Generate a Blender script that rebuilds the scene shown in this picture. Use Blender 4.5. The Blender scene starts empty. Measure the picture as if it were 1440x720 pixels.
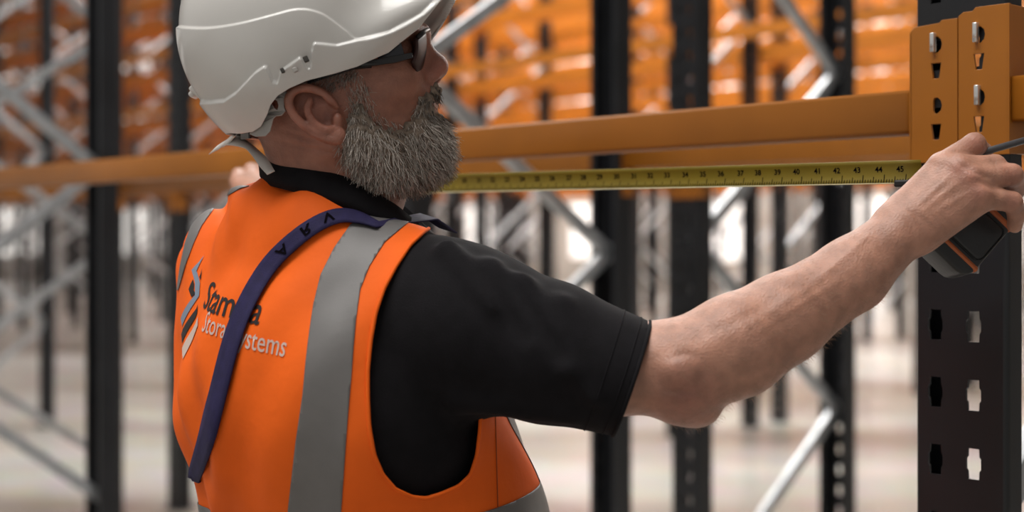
import bpy, bmesh, math, random
import numpy as np
from mathutils import Vector, Matrix
from mathutils.bvhtree import BVHTree

SC = bpy.context.scene
COL = SC.collection
# ------------------------------------------------------------------ camera
CZ = 1.46                      # lens height above the floor
FPX, U0, VH = 2000.0, 720.0, 330.0
cam_d = bpy.data.cameras.new('camera')
cam_d.sensor_width = 36.0
cam_d.lens = 50.0
cam_d.shift_y = (VH - 360.0) / 1440.0
cam_d.dof.use_dof = True
cam_d.dof.focus_distance = 1.53
cam_d.dof.aperture_fstop = 2.8
cam_d.dof.aperture_blades = 0
cam_d.clip_start = 0.05
cam_d.clip_end = 200
cam = bpy.data.objects.new('camera', cam_d)
cam.location = (0, 0, CZ)
cam.rotation_euler = (math.radians(90), 0, 0)
COL.objects.link(cam)
SC.camera = cam

# ------------------------------------------------------------------ light
w = bpy.data.worlds.new('world'); SC.world = w; w.use_nodes = True
w.node_tree.nodes['Background'].inputs[0].default_value = (1.0, 0.97, 0.93, 1)
w.node_tree.nodes['Background'].inputs[1].default_value = 0.30


def area(name, loc, sx, sy, power, rot=(0, 0, 0), colr=(1, 0.975, 0.94)):
    l = bpy.data.lights.new(name, 'AREA')
    l.shape = 'RECTANGLE'; l.size = sx; l.size_y = sy; l.energy = power; l.color = colr
    o = bpy.data.objects.new(name, l); COL.objects.link(o)
    o.location = loc; o.rotation_euler = rot
    return o


RACK_ROT = math.radians(-48)
for i, (lx, ly, sx, sy, pw) in enumerate([(-0.6, -3.4, 5.0, 3.0, 420), (-2.0, -0.8, 7.0, 1.6, 200), (-7, 4.6, 9, 2.6, 700), (-10, 8.9, 14, 1.6, 900),
                                          (-14, 12.8, 20, 1.4, 1500), (-17, 16.5, 24, 1.4, 1800), (-20, 20.2, 28, 1.4, 2200), (-20, 25, 30, 2, 2500)]):
    ca, sa = math.cos(RACK_ROT), math.sin(RACK_ROT)
    area('roof_light_lamp', (0.529 + ca * lx - sa * ly, 1.68 + sa * lx + ca * ly, 7.6), sx, sy, pw, (0, 0, RACK_ROT))
SC.view_settings.view_transform = 'Standard'
SC.view_settings.look = 'None'
SC.view_settings.exposure = 0.12
SC.view_settings.gamma = 1.0
SC.view_settings.use_curve_mapping = False

# ------------------------------------------------------------------ helpers
RNG = np.random.default_rng(7)


def P(u, v, Y):
    return np.array([(u - U0) / FPX * Y, Y, CZ + (VH - v) / FPX * Y])


def proj(V):
    V = np.asarray(V)
    return U0 + FPX * V[..., 0] / V[..., 1], VH - FPX * (V[..., 2] - CZ) / V[..., 1]


def mat(name, base, rough=0.5, metal=0.0, var=0.0, scale=20.0, bump=0.0, bscale=200.0, col2=None, spec=0.5,
        emit=None, estr=0.0, alpha=1.0, attr=None, coat=0.0, sss=0.0, sheen=0.0, stretch=None):
    m = bpy.data.materials.new(name); m.use_nodes = True
    nt = m.node_tree; b = nt.nodes['Principled BSDF']
    b.inputs['Base Color'].default_value = (*base, 1)
    b.inputs['Roughness'].default_value = rough
    b.inputs['Metallic'].default_value = metal
    b.inputs['Specular IOR Level'].default_value = spec
    b.inputs['Coat Weight'].default_value = coat
    b.inputs['Sheen Weight'].default_value = sheen
    if sss:
        b.inputs['Subsurface Weight'].default_value = sss
        b.inputs['Subsurface Radius'].default_value = (0.008, 0.003, 0.0015)
        b.inputs['Subsurface Scale'].default_value = 1.0
    b.inputs['Alpha'].default_value = alpha
    if emit is not None:
        b.inputs['Emission Color'].default_value = (*emit, 1)
        b.inputs['Emission Strength'].default_value = estr
    tc = nt.nodes.new('ShaderNodeTexCoord')
    vec = tc.outputs['Object']
    if stretch is not None:
        mp = nt.nodes.new('ShaderNodeMapping'); mp.inputs['Scale'].default_value = stretch
        nt.links.new(vec, mp.inputs[0]); vec = mp.outputs[0]
    out = None
    if attr:
        at = nt.nodes.new('ShaderNodeAttribute'); at.attribute_name = attr
        out = at.outputs['Color']
    if var > 0 or col2 is not None:
        n = nt.nodes.new('ShaderNodeTexNoise'); n.inputs['Scale'].default_value = scale
        n.inputs['Detail'].default_value = 5
        nt.links.new(vec, n.inputs['Vector'])
        r = nt.nodes.new('ShaderNodeMapRange')
        r.inputs['From Min'].default_value = 0.35; r.inputs['From Max'].default_value = 0.65
        nt.links.new(n.outputs['Fac'], r.inputs['Value'])
        mx = nt.nodes.new('ShaderNodeMix'); mx.data_type = 'RGBA'
        nt.links.new(r.outputs[0], mx.inputs['Factor'])
        c2 = col2 if col2 is not None else tuple(min(1, c * (1 + var)) for c in base)
        c1 = base if col2 is not None else tuple(c * (1 - var) for c in base)
        if out is not None:
            mx.blend_type = 'MULTIPLY'
            mx.inputs['A'].default_value = (1, 1, 1, 1)
            nt.links.new(out, mx.inputs['A'])
            mx.inputs['B'].default_value = (1 - var, 1 - var, 1 - var, 1)
        else:
            mx.inputs['A'].default_value = (*c1, 1)
            mx.inputs['B'].default_value = (*c2, 1)
        out = mx.outputs['Result']
    if out is not None:
        nt.links.new(out, b.inputs['Base Color'])
    if bump > 0:
        n2 = nt.nodes.new('ShaderNodeTexNoise'); n2.inputs['Scale'].default_value = bscale
        n2.inputs['Detail'].default_value = 4
        nt.links.new(vec, n2.inputs['Vector'])
        bp = nt.nodes.new('ShaderNodeBump'); bp.inputs['Strength'].default_value = bump
        bp.inputs['Distance'].default_value = 0.002
        nt.links.new(n2.outputs['Fac'], bp.inputs['Height'])
        nt.links.new(bp.outputs[0], b.inputs['Normal'])
    return m


M = {}
M['upright'] = mat('upright_paint', (0.0105, 0.0112, 0.0135), 0.36, 0.0, 0.25, 6, 0.05, 300)
M['orange'] = mat('orange_paint_shaded', (0.36, 0.122, 0.010), 0.36, 0.0, 0.10, 5, 0.03, 120)  # darker than the far beams: shade on the front beams is in the colour
M['orange_far'] = mat('orange_paint_far', (0.52, 0.17, 0.012), 0.5, 0.0, 0.12, 3)
M['galv'] = mat('galvanised_steel', (0.52, 0.54, 0.56), 0.38, 0.75, 0.18, 14)
M['zinc'] = mat('zinc_pin', (0.75, 0.75, 0.74), 0.3, 0.8)
M['wall'] = mat('wall_cladding', (0.42, 0.40, 0.37), 0.7, 0, 0.1, 0.6)
M['daylight'] = mat('daylight_panel', (0.8, 0.8, 0.8), 0.6, emit=(1, 0.97, 0.92), estr=0.9)
M['lamp'] = mat('lamp_diffuser', (0.9, 0.9, 0.9), 0.5, emit=(1, 0.96, 0.9), estr=14)
M['lampbody'] = mat('lamp_housing', (0.4, 0.4, 0.4), 0.5)
M['ceiling'] = mat('roof_sheet', (0.55, 0.54, 0.52), 0.7)
M['base'] = mat('base_plate_steel', (0.05, 0.05, 0.055), 0.5)


def link(o, parent=None):
    COL.objects.link(o)
    if parent is not None:
        o.parent = parent
    return o


def mesh_obj(name, V, F, m, parent=None, smooth=True, keep_world=True):
    me = bpy.data.meshes.new(name)
    me.from_pydata([tuple(map(float, v)) for v in V], [], [tuple(int(i) for i in f) for f in F])
    me.update()
    if smooth:
        me.polygons.foreach_set('use_smooth', [True] * len(me.polygons))
    if m is not None:
        me.materials.append(M[m] if isinstance(m, str) else m)
    o = bpy.data.objects.new(name, me)
    link(o, parent)
    if parent is not None and keep_world:
        o.matrix_parent_inverse = parent.matrix_world.inverted()
    return o


def empty(name, loc=(0, 0, 0), rz=0.0):
    o = bpy.data.objects.new(name, None)
    o.empty_display_size = 0.1
    o.location = loc; o.rotation_euler = (0, 0, rz)
    COL.objects.link(o)
    o.matrix_world = Matrix.Translation(Vector(loc)) @ Matrix.Rotation(rz, 4, 'Z')
    return o


def tag(o, label=None, cat=None, group=None, kind=None):
    if label: o['label'] = label
    if cat: o['category'] = cat
    if group: o['group'] = group
    if kind: o['kind'] = kind
    return o


class MB:
    def __init__(s):
        s.V = []; s.F = []

    def add(s, V, F):
        n = len(s.V); s.V += [tuple(map(float, v)) for v in V]
        s.F += [tuple(int(i) + n for i in f) for f in F]
        return s

    def box(s, lo, hi, R=None, t=None, bev=0.0):
        bm = bmesh.new(); bmesh.ops.create_cube(bm, size=1.0)
        lo = np.array(lo, float); hi = np.array(hi, float)
        for v in bm.verts:
            v.co = Vector(((lo + hi) / 2 + np.array(v.co) * (hi - lo)))
        if bev > 0:
            bmesh.ops.bevel(bm, geom=list(bm.edges), offset=bev, segments=2, affect='EDGES', profile=0.5)
        bm.verts.ensure_lookup_table()
        V = np.array([v.co[:] for v in bm.verts]); F = [[v.index for v in f.verts] for f in bm.faces]
        bm.free()
        if R is not None: V = V @ np.array(R).T
        if t is not None: V = V + np.array(t)
        return s.add(V, F)

    def tube(s, pts, rad, n=8, caps=True):
        pts = np.array(pts, float); N = len(pts)
        rad = np.broadcast_to(np.array(rad, float), (N,))
        T = np.gradient(pts, axis=0); T /= np.linalg.norm(T, axis=1)[:, None] + 1e-12
        a = np.array([0, 0, 1.0]) if abs(T[0][2]) < 0.9 else np.array([1.0, 0, 0])
        V = []; 
        x = np.cross(a, T[0]); x /= np.linalg.norm(x)
        for i in range(N):
            x = x - T[i] * x.dot(T[i]); x /= np.linalg.norm(x) + 1e-12
            y = np.cross(T[i], x)
            for k in range(n):
                an = 2 * math.pi * k / n
                V.append(pts[i] + rad[i] * (math.cos(an) * x + math.sin(an) * y))
        F = []
        for i in range(N - 1):
            for k in range(n):
                F.append((i * n + k, i * n + (k + 1) % n, (i + 1) * n + (k + 1) % n, (i + 1) * n + k))
        if caps:
            F.append(tuple(range(n))[::-1]); F.append(tuple((N - 1) * n + k for k in range(n)))
        return s.add(V, F)

    def build(s, name, m, parent=None, smooth=False):
        return mesh_obj(name, s.V, s.F, m, parent, smooth)

    def data(s, name, m, smooth=False):
        me = bpy.data.meshes.new(name); me.from_pydata(s.V, [], s.F); me.update()
        if smooth: me.polygons.foreach_set('use_smooth', [True] * len(me.polygons))
        me.materials.append(M[m]); return me


def plate(outer, holes, thick, bevel=0.0):
    """flat plate with holes in the x/z plane, front at y=0, going to y=thick; returns V, F"""
    cu = bpy.data.curves.new('plate', 'CURVE'); cu.dimensions = '2D'; cu.fill_mode = 'BOTH'
    cu.extrude = thick / 2 - bevel; cu.bevel_depth = bevel
    for loop in [outer] + holes:
        sp = cu.splines.new('POLY'); sp.points.add(len(loop) - 1)
        for p, q in zip(sp.points, loop): p.co = (q[0], q[1], 0, 1)
        sp.use_cyclic_u = True
    o = bpy.data.objects.new('plate', cu); COL.objects.link(o)
    dg = bpy.context.evaluated_depsgraph_get()
    me = bpy.data.meshes.new_from_object(o.evaluated_get(dg))
    V = np.array([v.co[:] for v in me.vertices]); F = [tuple(p.vertices) for p in me.polygons]
    bpy.data.objects.remove(o); bpy.data.curves.remove(cu); bpy.data.meshes.remove(me)
    W = np.stack([V[:, 0], thick / 2 - V[:, 2], V[:, 1]], 1)
    return W, F


def text_tris(s, size, offset=0.0, maxlen=0.006):
    cu = bpy.data.curves.new('txt', 'FONT'); cu.body = s; cu.size = size; cu.offset = offset; cu.resolution_u = 3
    o = bpy.data.objects.new('txt', cu); COL.objects.link(o)
    dg = bpy.context.evaluated_depsgraph_get()
    me = bpy.data.meshes.new_from_object(o.evaluated_get(dg))
    bm = bmesh.new(); bm.from_mesh(me)
    bmesh.ops.triangulate(bm, faces=bm.faces[:])
    for _ in range(4):
        es = [e for e in bm.edges if e.calc_length() > maxlen]
        if not es: break
        bmesh.ops.subdivide_edges(bm, edges=es, cuts=1)
        bmesh.ops.triangulate(bm, faces=bm.faces[:])
    bm.verts.ensure_lookup_table()
    V = np.array([v.co[:2] for v in bm.verts]); F = [tuple(v.index for v in f.verts) for f in bm.faces]
    bm.free(); bpy.data.objects.remove(o); bpy.data.curves.remove(cu); bpy.data.meshes.remove(me)
    return V, F


# ------------------------------------------------------------------ setting
PO = np.array([0.529, 1.68])


def rk(lx, ly, z=0.0):
    ca, sa = math.cos(RACK_ROT), math.sin(RACK_ROT)
    return np.array([PO[0] + ca * lx - sa * ly, PO[1] + sa * lx + ca * ly, z])


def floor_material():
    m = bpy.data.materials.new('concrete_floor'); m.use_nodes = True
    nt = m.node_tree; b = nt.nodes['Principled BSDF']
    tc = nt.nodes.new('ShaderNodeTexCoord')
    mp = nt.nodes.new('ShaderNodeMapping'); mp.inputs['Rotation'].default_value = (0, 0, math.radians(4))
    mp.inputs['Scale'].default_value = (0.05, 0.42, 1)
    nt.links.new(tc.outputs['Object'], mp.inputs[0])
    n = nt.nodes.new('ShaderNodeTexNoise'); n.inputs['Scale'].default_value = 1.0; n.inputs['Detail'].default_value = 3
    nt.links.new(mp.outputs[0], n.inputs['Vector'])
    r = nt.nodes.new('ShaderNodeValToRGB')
    r.color_ramp.elements[0].position = 0.40; r.color_ramp.elements[0].color = (0.21, 0.178, 0.15, 1)  # tan end paints bands of rack shade into the concrete colour
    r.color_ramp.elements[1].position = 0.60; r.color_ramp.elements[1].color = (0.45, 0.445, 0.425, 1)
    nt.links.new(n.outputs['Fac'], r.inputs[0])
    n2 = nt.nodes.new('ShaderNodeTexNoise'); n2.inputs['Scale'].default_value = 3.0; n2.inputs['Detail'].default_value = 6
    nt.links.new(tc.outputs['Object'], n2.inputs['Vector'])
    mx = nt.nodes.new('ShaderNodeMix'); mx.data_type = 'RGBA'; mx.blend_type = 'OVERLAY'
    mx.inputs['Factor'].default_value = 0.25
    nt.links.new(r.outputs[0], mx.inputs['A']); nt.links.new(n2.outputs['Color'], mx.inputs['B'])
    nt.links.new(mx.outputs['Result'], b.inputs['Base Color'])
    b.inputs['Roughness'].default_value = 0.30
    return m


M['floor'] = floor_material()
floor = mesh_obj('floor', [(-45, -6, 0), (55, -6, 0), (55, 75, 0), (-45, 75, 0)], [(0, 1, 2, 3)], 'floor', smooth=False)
tag(floor, 'pale concrete warehouse floor with tan bands of painted-in shade', None, None, 'structure')


def rack_box(name, lo, hi, m, parent=None):
    mb = MB(); mb.box(lo, hi)
    V = [rk(v[0], v[1], v[2]) for v in mb.V]
    return mesh_obj(name, V, mb.F, m, parent, smooth=False)


E_WALL, T_WALL = 27.0, 44.0
wb = rack_box('wall_back', (-T_WALL, E_WALL, 0), (30, E_WALL + 0.2, 9.0), 'wall')
tag(wb, 'pale clad far wall of the warehouse', None, None, 'structure')
wl = rack_box('wall_left', (-T_WALL - 0.2, -8, 0), (-T_WALL, E_WALL, 9.0), 'wall')
tag(wl, 'pale clad wall closing the left end of the aisles', None, None, 'structure')
ce = rack_box('ceiling', (-T_WALL, -4.5, 8.6), (24, E_WALL, 8.75), 'ceiling')
tag(ce, 'pale sheet roof over the racking', None, None, 'structure')
# daylight panels in the far walls
nwin = 0
for k in range(13):
    nwin += 1
    x0 = -T_WALL + 2 + k * 4.6
    o = rack_box('window_%d' % nwin, (x0, E_WALL - 0.05, 0.8), (x0 + 1.6, E_WALL - 0.005, 2.3), 'daylight')
    tag(o, 'bright daylight panel low in the far wall', None, None, 'structure')
    nwin += 1
    o = rack_box('window_%d' % nwin, (x0 + 0.3, E_WALL - 0.05, 5.2), (x0 + 1.7, E_WALL - 0.005, 6.4), 'daylight')
    tag(o, 'bright daylight panel high in the far wall', None, None, 'structure')
for k in range(6):
    y0 = -5 + k * 5.2
    for (z0, z1) in ((0.8, 3.1), (5.2, 7.4)):
        nwin += 1
        o = rack_box('window_%d' % nwin, (-T_WALL + 0.005, y0, z0), (-T_WALL + 0.05, y0 + 2.8, z1), 'daylight')
        tag(o, 'bright daylight panel in the left end wall', None, None, 'structure')

# ------------------------------------------------------------------ racking
UW, UD, PITCH, UTOP = 0.110, 0.075, 0.0806, 5.96


def hexhole(cx, cz, w_, h_):
    return [(cx - w_ * .38, cz - h_ / 2), (cx + w_ * .38, cz - h_ / 2), (cx + w_ * .40, cz - h_ * .24), (cx + w_ / 2, cz - h_ * .17),
            (cx + w_ / 2, cz + h_ * .17), (cx + w_ * .40, cz + h_ * .24), (cx + w_ * .38, cz + h_ / 2), (cx - w_ * .38, cz + h_ / 2),
            (cx - w_ * .40, cz + h_ * .24), (cx - w_ / 2, cz + h_ * .17), (cx - w_ / 2, cz - h_ * .17), (cx - w_ * .40, cz - h_ * .24)]


def upright_data(name, holes, UD=UD):
    mb = MB()
    if holes:
        n = int((UTOP - 0.03) / PITCH)
        cw, th = 0.030, 0.0035
        xs = [-UW / 2, -0.0325 - cw / 2, -0.0325 + cw / 2, 0.0175 - cw / 2, 0.0175 + cw / 2, UW / 2]
        for q in (0, 2, 4):
            mb.box((xs[q], 0, 0), (xs[q + 1], th, UTOP))
        mb.box((-UW / 2, 0, n * PITCH + 0.0224), (UW / 2, th, UTOP)); mb.box((-UW / 2, 0, 0), (UW / 2, th, 0.0224))
        for i in range(n):
            zc = (i + 0.5) * PITCH + 0.0224
            for cx in (-0.0325, 0.0175):
                hol = hexhole(cx, zc, 0.0195, 0.036)
                rim = []
                for (x, z) in hol:
                    dx, dz = x - cx, z - zc
                    k_ = min(cw / 2 / max(abs(dx), 1e-6), PITCH / 2 / max(abs(dz), 1e-6))
                    rim.append((cx + dx * k_, zc + dz * k_))
                # pull the corners out to the cell corners
                for idx, (sx, sz) in ((0, (-1, -1)), (1, (1, -1)), (6, (1, 1)), (7, (-1, 1))):
                    rim[idx] = (cx + sx * cw / 2, zc + sz * PITCH / 2)
                N = 12
                V = [(x, 0, z) for x, z in rim] + [(x, 0, z) for x, z in hol] + [(x, th, z) for x, z in hol] + [(x, th, z) for x, z in rim]
                F = []
                for k_ in range(N):
                    j = (k_ + 1) % N
                    F += [(k_, j, N + j, N + k_), (N + k_, N + j, 2 * N + j, 2 * N + k_), (2 * N + k_, 2 * N + j, 3 * N + j, 3 * N + k_)]
                mb.add(V, F)
    else:
        mb.box((-UW / 2, 0, 0), (UW / 2, 0.0035, UTOP))
    # rolled corners, side walls, back lips
    for s in (-1, 1):
        r = 0.008
        pr = [(s * (UW / 2), 0.0)]
        for q in range(0, 5):
            a = q * math.pi / 8
            pr.append((s * (UW / 2 + r * math.sin(a) * 0.6), r * (1 - math.cos(a))))
        pr += [(s * (UW / 2 + r * 0.6), UD), (s * (UW / 2 - 0.014), UD), (s * (UW / 2 - 0.014), UD - 0.003),
               (s * (UW / 2 + r * 0.6 - 0.003), UD - 0.003), (s * (UW / 2 + r * 0.6 - 0.003), 0.006), (s * (UW / 2 - 0.001), 0.0034)]
        N = len(pr)
        V = [(x, y, 0) for x, y in pr] + [(x, y, UTOP) for x, y in pr]
        F = []
        for i in range(N):
            j = (i + 1) % N
            q = (i, j, N + j, N + i)
            F.append(q if s > 0 else q[::-1])
        mb.add(V, F)
    return mb.data(name, 'upright')


U_HOLE = upright_data('upright', True)
U_NEAR = upright_data('upright_shallow', True, 0.034)
U_PLAIN = upright_data('upright_plain', False)
BP = MB(); BP.box((-0.075, -0.02, 0), (0.075, 0.11, 0.006))
BP_D = BP.data('base_plate', 'base')


def brace_data(depth, dz):
    mb = MB()
    a = np.array([0, 0.05, 0.0]); b = np.array([0, depth - 0.05, dz])
    L = np.linalg.norm(b - a); yv = (b - a) / L; xv = np.array([1.0, 0, 0]); zv = np.cross(xv, yv)
    mb.box((-0.014, -0.02, -0.021), (0.014, L + 0.02, 0.021), np.stack([xv, yv, zv], 1), a, 0.003)
    return mb.data('brace', 'galv')


def child(name, data, parent, loc=(0, 0, 0), rz=0.0):
    o = bpy.data.objects.new(name, data); link(o, parent)
    o.location = loc; o.rotation_euler = (0, 0, rz)
    return o


def rack_frame(lx, ly, depth, z_near, half, holes, label, group, zmax=5.6, data=None):
    e = empty('pallet_rack', rk(lx, ly), RACK_ROT)
    tag(e, label, 'rack', group)
    d = data or (U_HOLE if holes else U_PLAIN)
    child('upright', d, e)
    child('upright', d, e, (0, depth, 0), math.pi)
    child('base_plate', BP_D, e)
    child('base_plate', BP_D, e, (0, depth, 0), math.pi)
    key = (round(depth, 3), round(half, 3))
    if key not in BR:
        BR[key] = (brace_data(depth, half), brace_data(depth, -half))
    z = z_near
    while z - 2 * half > 0.12: z -= 2 * half
    while z < zmax:
        if z + half < zmax:
            child('brace', BR[key][0], e, (0, 0, z))
        if z - half > 0.1:
            child('brace', BR[key][1], e, (0, 0, z))
        z += 2 * half
    return e


BR = {}
BAY = 3.58
# --- beam mesh data
BH, BDp = 0.0535, 0.045


def conn_holes(side):
    """end connector, an L plate: front plate with slots; side = +1 wraps the right side of the upright"""
    Wc, Hc = 0.058, 0.172
    mb = MB()
    x0, x1 = (0.0012, 0.0648) if side > 0 else (-0.0648, -0.0012)
    cx = (x0 + x1) / 2 + (-0.006 if side > 0 else 0.004)
    hl = []
    for zt in (0.140, 0.067):
        n = 10
        hl.append([(cx + (0.0085 * math.cos(t) if math.cos(t) * 1 > -0.5 else -0.0045), zt + 0.0105 * math.sin(t)) for t in
                   [2 * math.pi * i / n for i in range(n)]])
        hl.append([(cx - 0.0045, zt - 0.041), (cx + 0.0045, zt - 0.041), (cx + 0.0075, zt - 0.0215), (cx - 0.0075, zt - 0.0215)])
    c = 0.006
    if side > 0:
        outer = [(x0, 0), (x1, 0), (x1, Hc), (x0 + .022, Hc), (x0 + .018, Hc - .004), (x0 + c, Hc - .004), (x0, Hc - .008)]
    else:
        outer = [(x0, 0), (x1, 0), (x1, Hc - .004), (x1 - .02, Hc - .004), (x1 - .023, Hc - 0.007), (x0 + c, Hc - .009), (x0, Hc - .015)]
    V, F = plate(outer, hl, 0.004, 0.0006)
    V[:, 1] -= 0.0045
    mb.add(V, F)
    if side > 0:
        mb.box((x1 - 0.004, -0.0045, 0), (x1, 0.05, Hc), bev=0.0012)
    else:
        mb.box((x0, -0.0045, 0), (x0 + 0.004, 0.05, Hc - 0.015), bev=0.0012)
    return mb.data('end_connector', 'orange'), cx


CON_R, CXR = conn_holes(1)
CON_L, CXL = conn_holes(-1)
PIN = MB(); PIN.tube([(0, -0.010, -0.006), (0, -0.008, 0.002), (0, -0.0052, 0.005)], 0.0028, 8)
PIN.box((-0.003, -0.011, -0.011), (0.0025, -0.004, 0.012), bev=0.001)
PIN_D = PIN.data('locking_pin', 'zinc', True)


def beam_section(L, h, dp, mname):
    mb = MB()
    # rolled box section with rounded edges and a seam groove in the face
    r = 0.005
    pts = []
    for (cy, cz, a0) in ((dp - r, h - r, 0), (r, h - r, 90), (r, r, 180), (dp - r, r, 270)):
        for q in range(4):
            a = math.radians(a0 + q * 30)
            pts.append((cy + r * math.cos(a), cz + r * math.sin(a)))
    N = len(pts)
    V = [(0, y, z) for y, z in pts] + [(L, y, z) for y, z in pts]
    F = [(i, N + i, N + (i + 1) % N, (i + 1) % N) for i in range(N)]
    F += [tuple(range(N))[::-1][::-1], tuple(range(N, 2 * N))[::-1]]
    mb.add(V, F)
    return mb.data('beam_rail', mname, True)


def near_beam(lx_left, lx_right, ly, z, label, rear=False, h=BH, cz=-0.036, name='rack_beam', pins=True, group=None):
    """beam from the upright at lx_left to the upright at lx_right; z = beam underside"""
    e = empty(name, rk(lx_left, ly, z), RACK_ROT)
    tag(e, label, 'rack beam', group, 'thing')
    L = lx_right - lx_left
    off = 0.0652
    sgn = -1 if rear else 1
    key = (round(L, 3), round(h, 4))
    if key not in SECT: SECT[key] = beam_section(L - 2 * off, h, BDp, 'orange')
    b = child('beam_rail', SECT[key], e, (off, 0.0 if not rear else -BDp, 0))
    # connector on the left upright sits right of its centre (wraps its right side) and the other way round
    if not rear:
        c1 = child('end_connector', CON_R, e, (0, 0, cz)); c2 = child('end_connector', CON_L, e, (L, 0, cz))
        for c, cx in ((c1, CXR), (c2, CXL)):
            if pins:
                child('locking_pin', PIN_D, c, (cx - 0.002, 0, 0.142))
                child('locking_pin', PIN_D, c, (cx, 0.0, 0.069)) if c is c1 else None
    else:
        child('end_connector', CON_L, e, (0, 0, cz), math.pi)
        child('end_connector', CON_R, e, (L, 0, cz), math.pi)
    return e


SECT = {}
# foreground rack
FRONT_TOP = CZ + 0.1765
rack_frame(0, 0, 0.9, 1.1, 0.6, True, 'black slotted rack upright beside the hand with orange beams hooked on', 'rack frames', data=U_NEAR)
rack_frame(-4.0, 0, 0.9, 1.1, 0.6, True, 'rack frame carrying the far left end of the foreground beam', 'rack frames')
near_beam(-4.0, 0, 0, FRONT_TOP - BH, 'long orange rack beam running behind the man to the near black upright')
near_beam(0, 3.0, 0, FRONT_TOP - BH + 0.006, 'orange rack beam leaving the near upright towards the right edge')
# rows right behind
for i in range(-1, 3):
    t = 2.37 + i * BAY
    rack_frame(-t, 0.98, 0.92, 1.95, 0.55, True, ['rack frame behind the right edge of the near upright', 'black braced rack frame just right of the bearded face',
                                                 'black braced rack frame between left edge and the man', 'dark rack frame far along the left side'][i + 1],
               'rack frames in the second row')
for i in range(-1, 4):
    t = 2.345 + i * BAY
    rack_frame(-t, 2.2, 0.93, 1.435, 0.645, True, ['rack frame further behind the near upright', 'black braced rack frame seen above and below the bare forearm',
                                                  'black slotted rack frame just behind the man\'s back', 'dark rack frame deep on the left', 'dark rack frame deepest on the left'][i + 1],
               'rack frames in the third row')
ZB = CZ + 0.21
for i in range(-1, 2):
    t = 2.37 + i * BAY
    near_beam(-t - BAY, -t, 1.9, ZB, ['orange beam behind the tape blade, right of the face', 'orange beam of the second row behind the helmet strap',
                                      'orange beam of the second row at the left edge'][i + 1], rear=True, h=0.085, cz=-0.085, pins=False)
for i in range(-1, 3):
    t = 2.345 + i * BAY
    near_beam(-t - BAY, -t, 2.2, ZB, ['orange beam of the third row behind the forearm', 'orange beam of the third row behind the helmet',
                                      'orange beam of the third row left of the man', 'orange beam of the third row at the far left'][i + 1], h=0.085, cz=-0.085, pins=False)
# far rows
FB = {}


def far_beam_data(L):
    mb = MB(); mb.box((0.003, -0.052, 0), (L - 0.003, -0.006, 0.095))
    mb.box((0.002, -0.006, -0.05), (0.058, -0.001, 0.17)); mb.box((L - 0.058, -0.006, -0.05), (L - 0.002, -0.001, 0.17))
    return mb.data('far_rack_beam', 'orange_far')


FBD = far_beam_data(BAY)
rows = [(6.2, 0.93), (7.45, 0.93), (10.0, 0.93), (11.25, 0.93), (13.8, 0.93), (15.05, 0.93), (17.6, 0.93), (18.85, 0.93), (21.4, 0.93), (22.65, 0.93)]
cand = []
for ri, (e0, dep) in enumerate(rows):
    t0 = 2.37 + (ri % 2) * 0.03 + 0.37 * (ri // 2)
    for n in range(0, 13):
        t = t0 + n * BAY
        a = rk(-t, e0); b_ = rk(-t, e0 + dep)
        ua = U0 + FPX * a[0] / a[1]; ub = U0 + FPX * b_[0] / b_[1]
        if not (max(ua, ub) < -60 or min(ua, ub) > 1500 or t > T_WALL - 1):
            rack_frame(-t, e0, dep, 1.2 + 0.1 * (ri % 3), 0.62, ri < 2, 'blurred dark rack frame with galvanised braces deep in the warehouse', 'rack frames deep in the warehouse')
        if t + BAY > T_WALL: continue
        for lev in range(7):
            z = CZ + 0.72 + 0.05 * (ri // 2) + lev * 0.62
            for ly in (e0, e0 + dep):
                a = rk(-t - BAY, ly, z); b_ = rk(-t, ly, z)
                us = sorted([U0 + FPX * a[0] / a[1], U0 + FPX * b_[0] / b_[1]])
                vs = sorted([VH - FPX * (z - CZ) / a[1], VH - FPX * (z - CZ) / b_[1]])
                if us[1] < -20 or us[0] > 1460 or vs[1] < -15: continue
                cand.append((a[1], t, ly, z, ly != e0))
cand.sort()
rest = MB()
for i, (_, t, ly, z, rear) in enumerate(cand):
    if i >= 300:
        V = np.array([v.co[:] for v in FBD.vertices]); F = [tuple(p.vertices) for p in FBD.polygons]
        if rear: V[:, 0] = BAY - V[:, 0]; V[:, 1] *= -1
        rest.add([rk(-t - BAY + v[0], ly + v[1], z + v[2]) for v in V], F)
        continue
    o = bpy.data.objects.new('rack_beam', FBD); COL.objects.link(o)
    if rear:
        o.location = rk(-t, ly, z); o.rotation_euler = (0, 0, RACK_ROT + math.pi)
    else:
        o.location = rk(-t - BAY, ly, z); o.rotation_euler = (0, 0, RACK_ROT)
    tag(o, 'blurred orange beam in the racks deep in the warehouse', 'rack beam', 'orange beams deep in the warehouse', 'thing')
if rest.V:
    o = rest.build('rack_beams_beyond', 'orange_far')
    tag(o, 'mass of tiny orange beams in the rearmost racks', 'rack beams', None, 'stuff')
print('far beams', len(cand))
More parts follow.
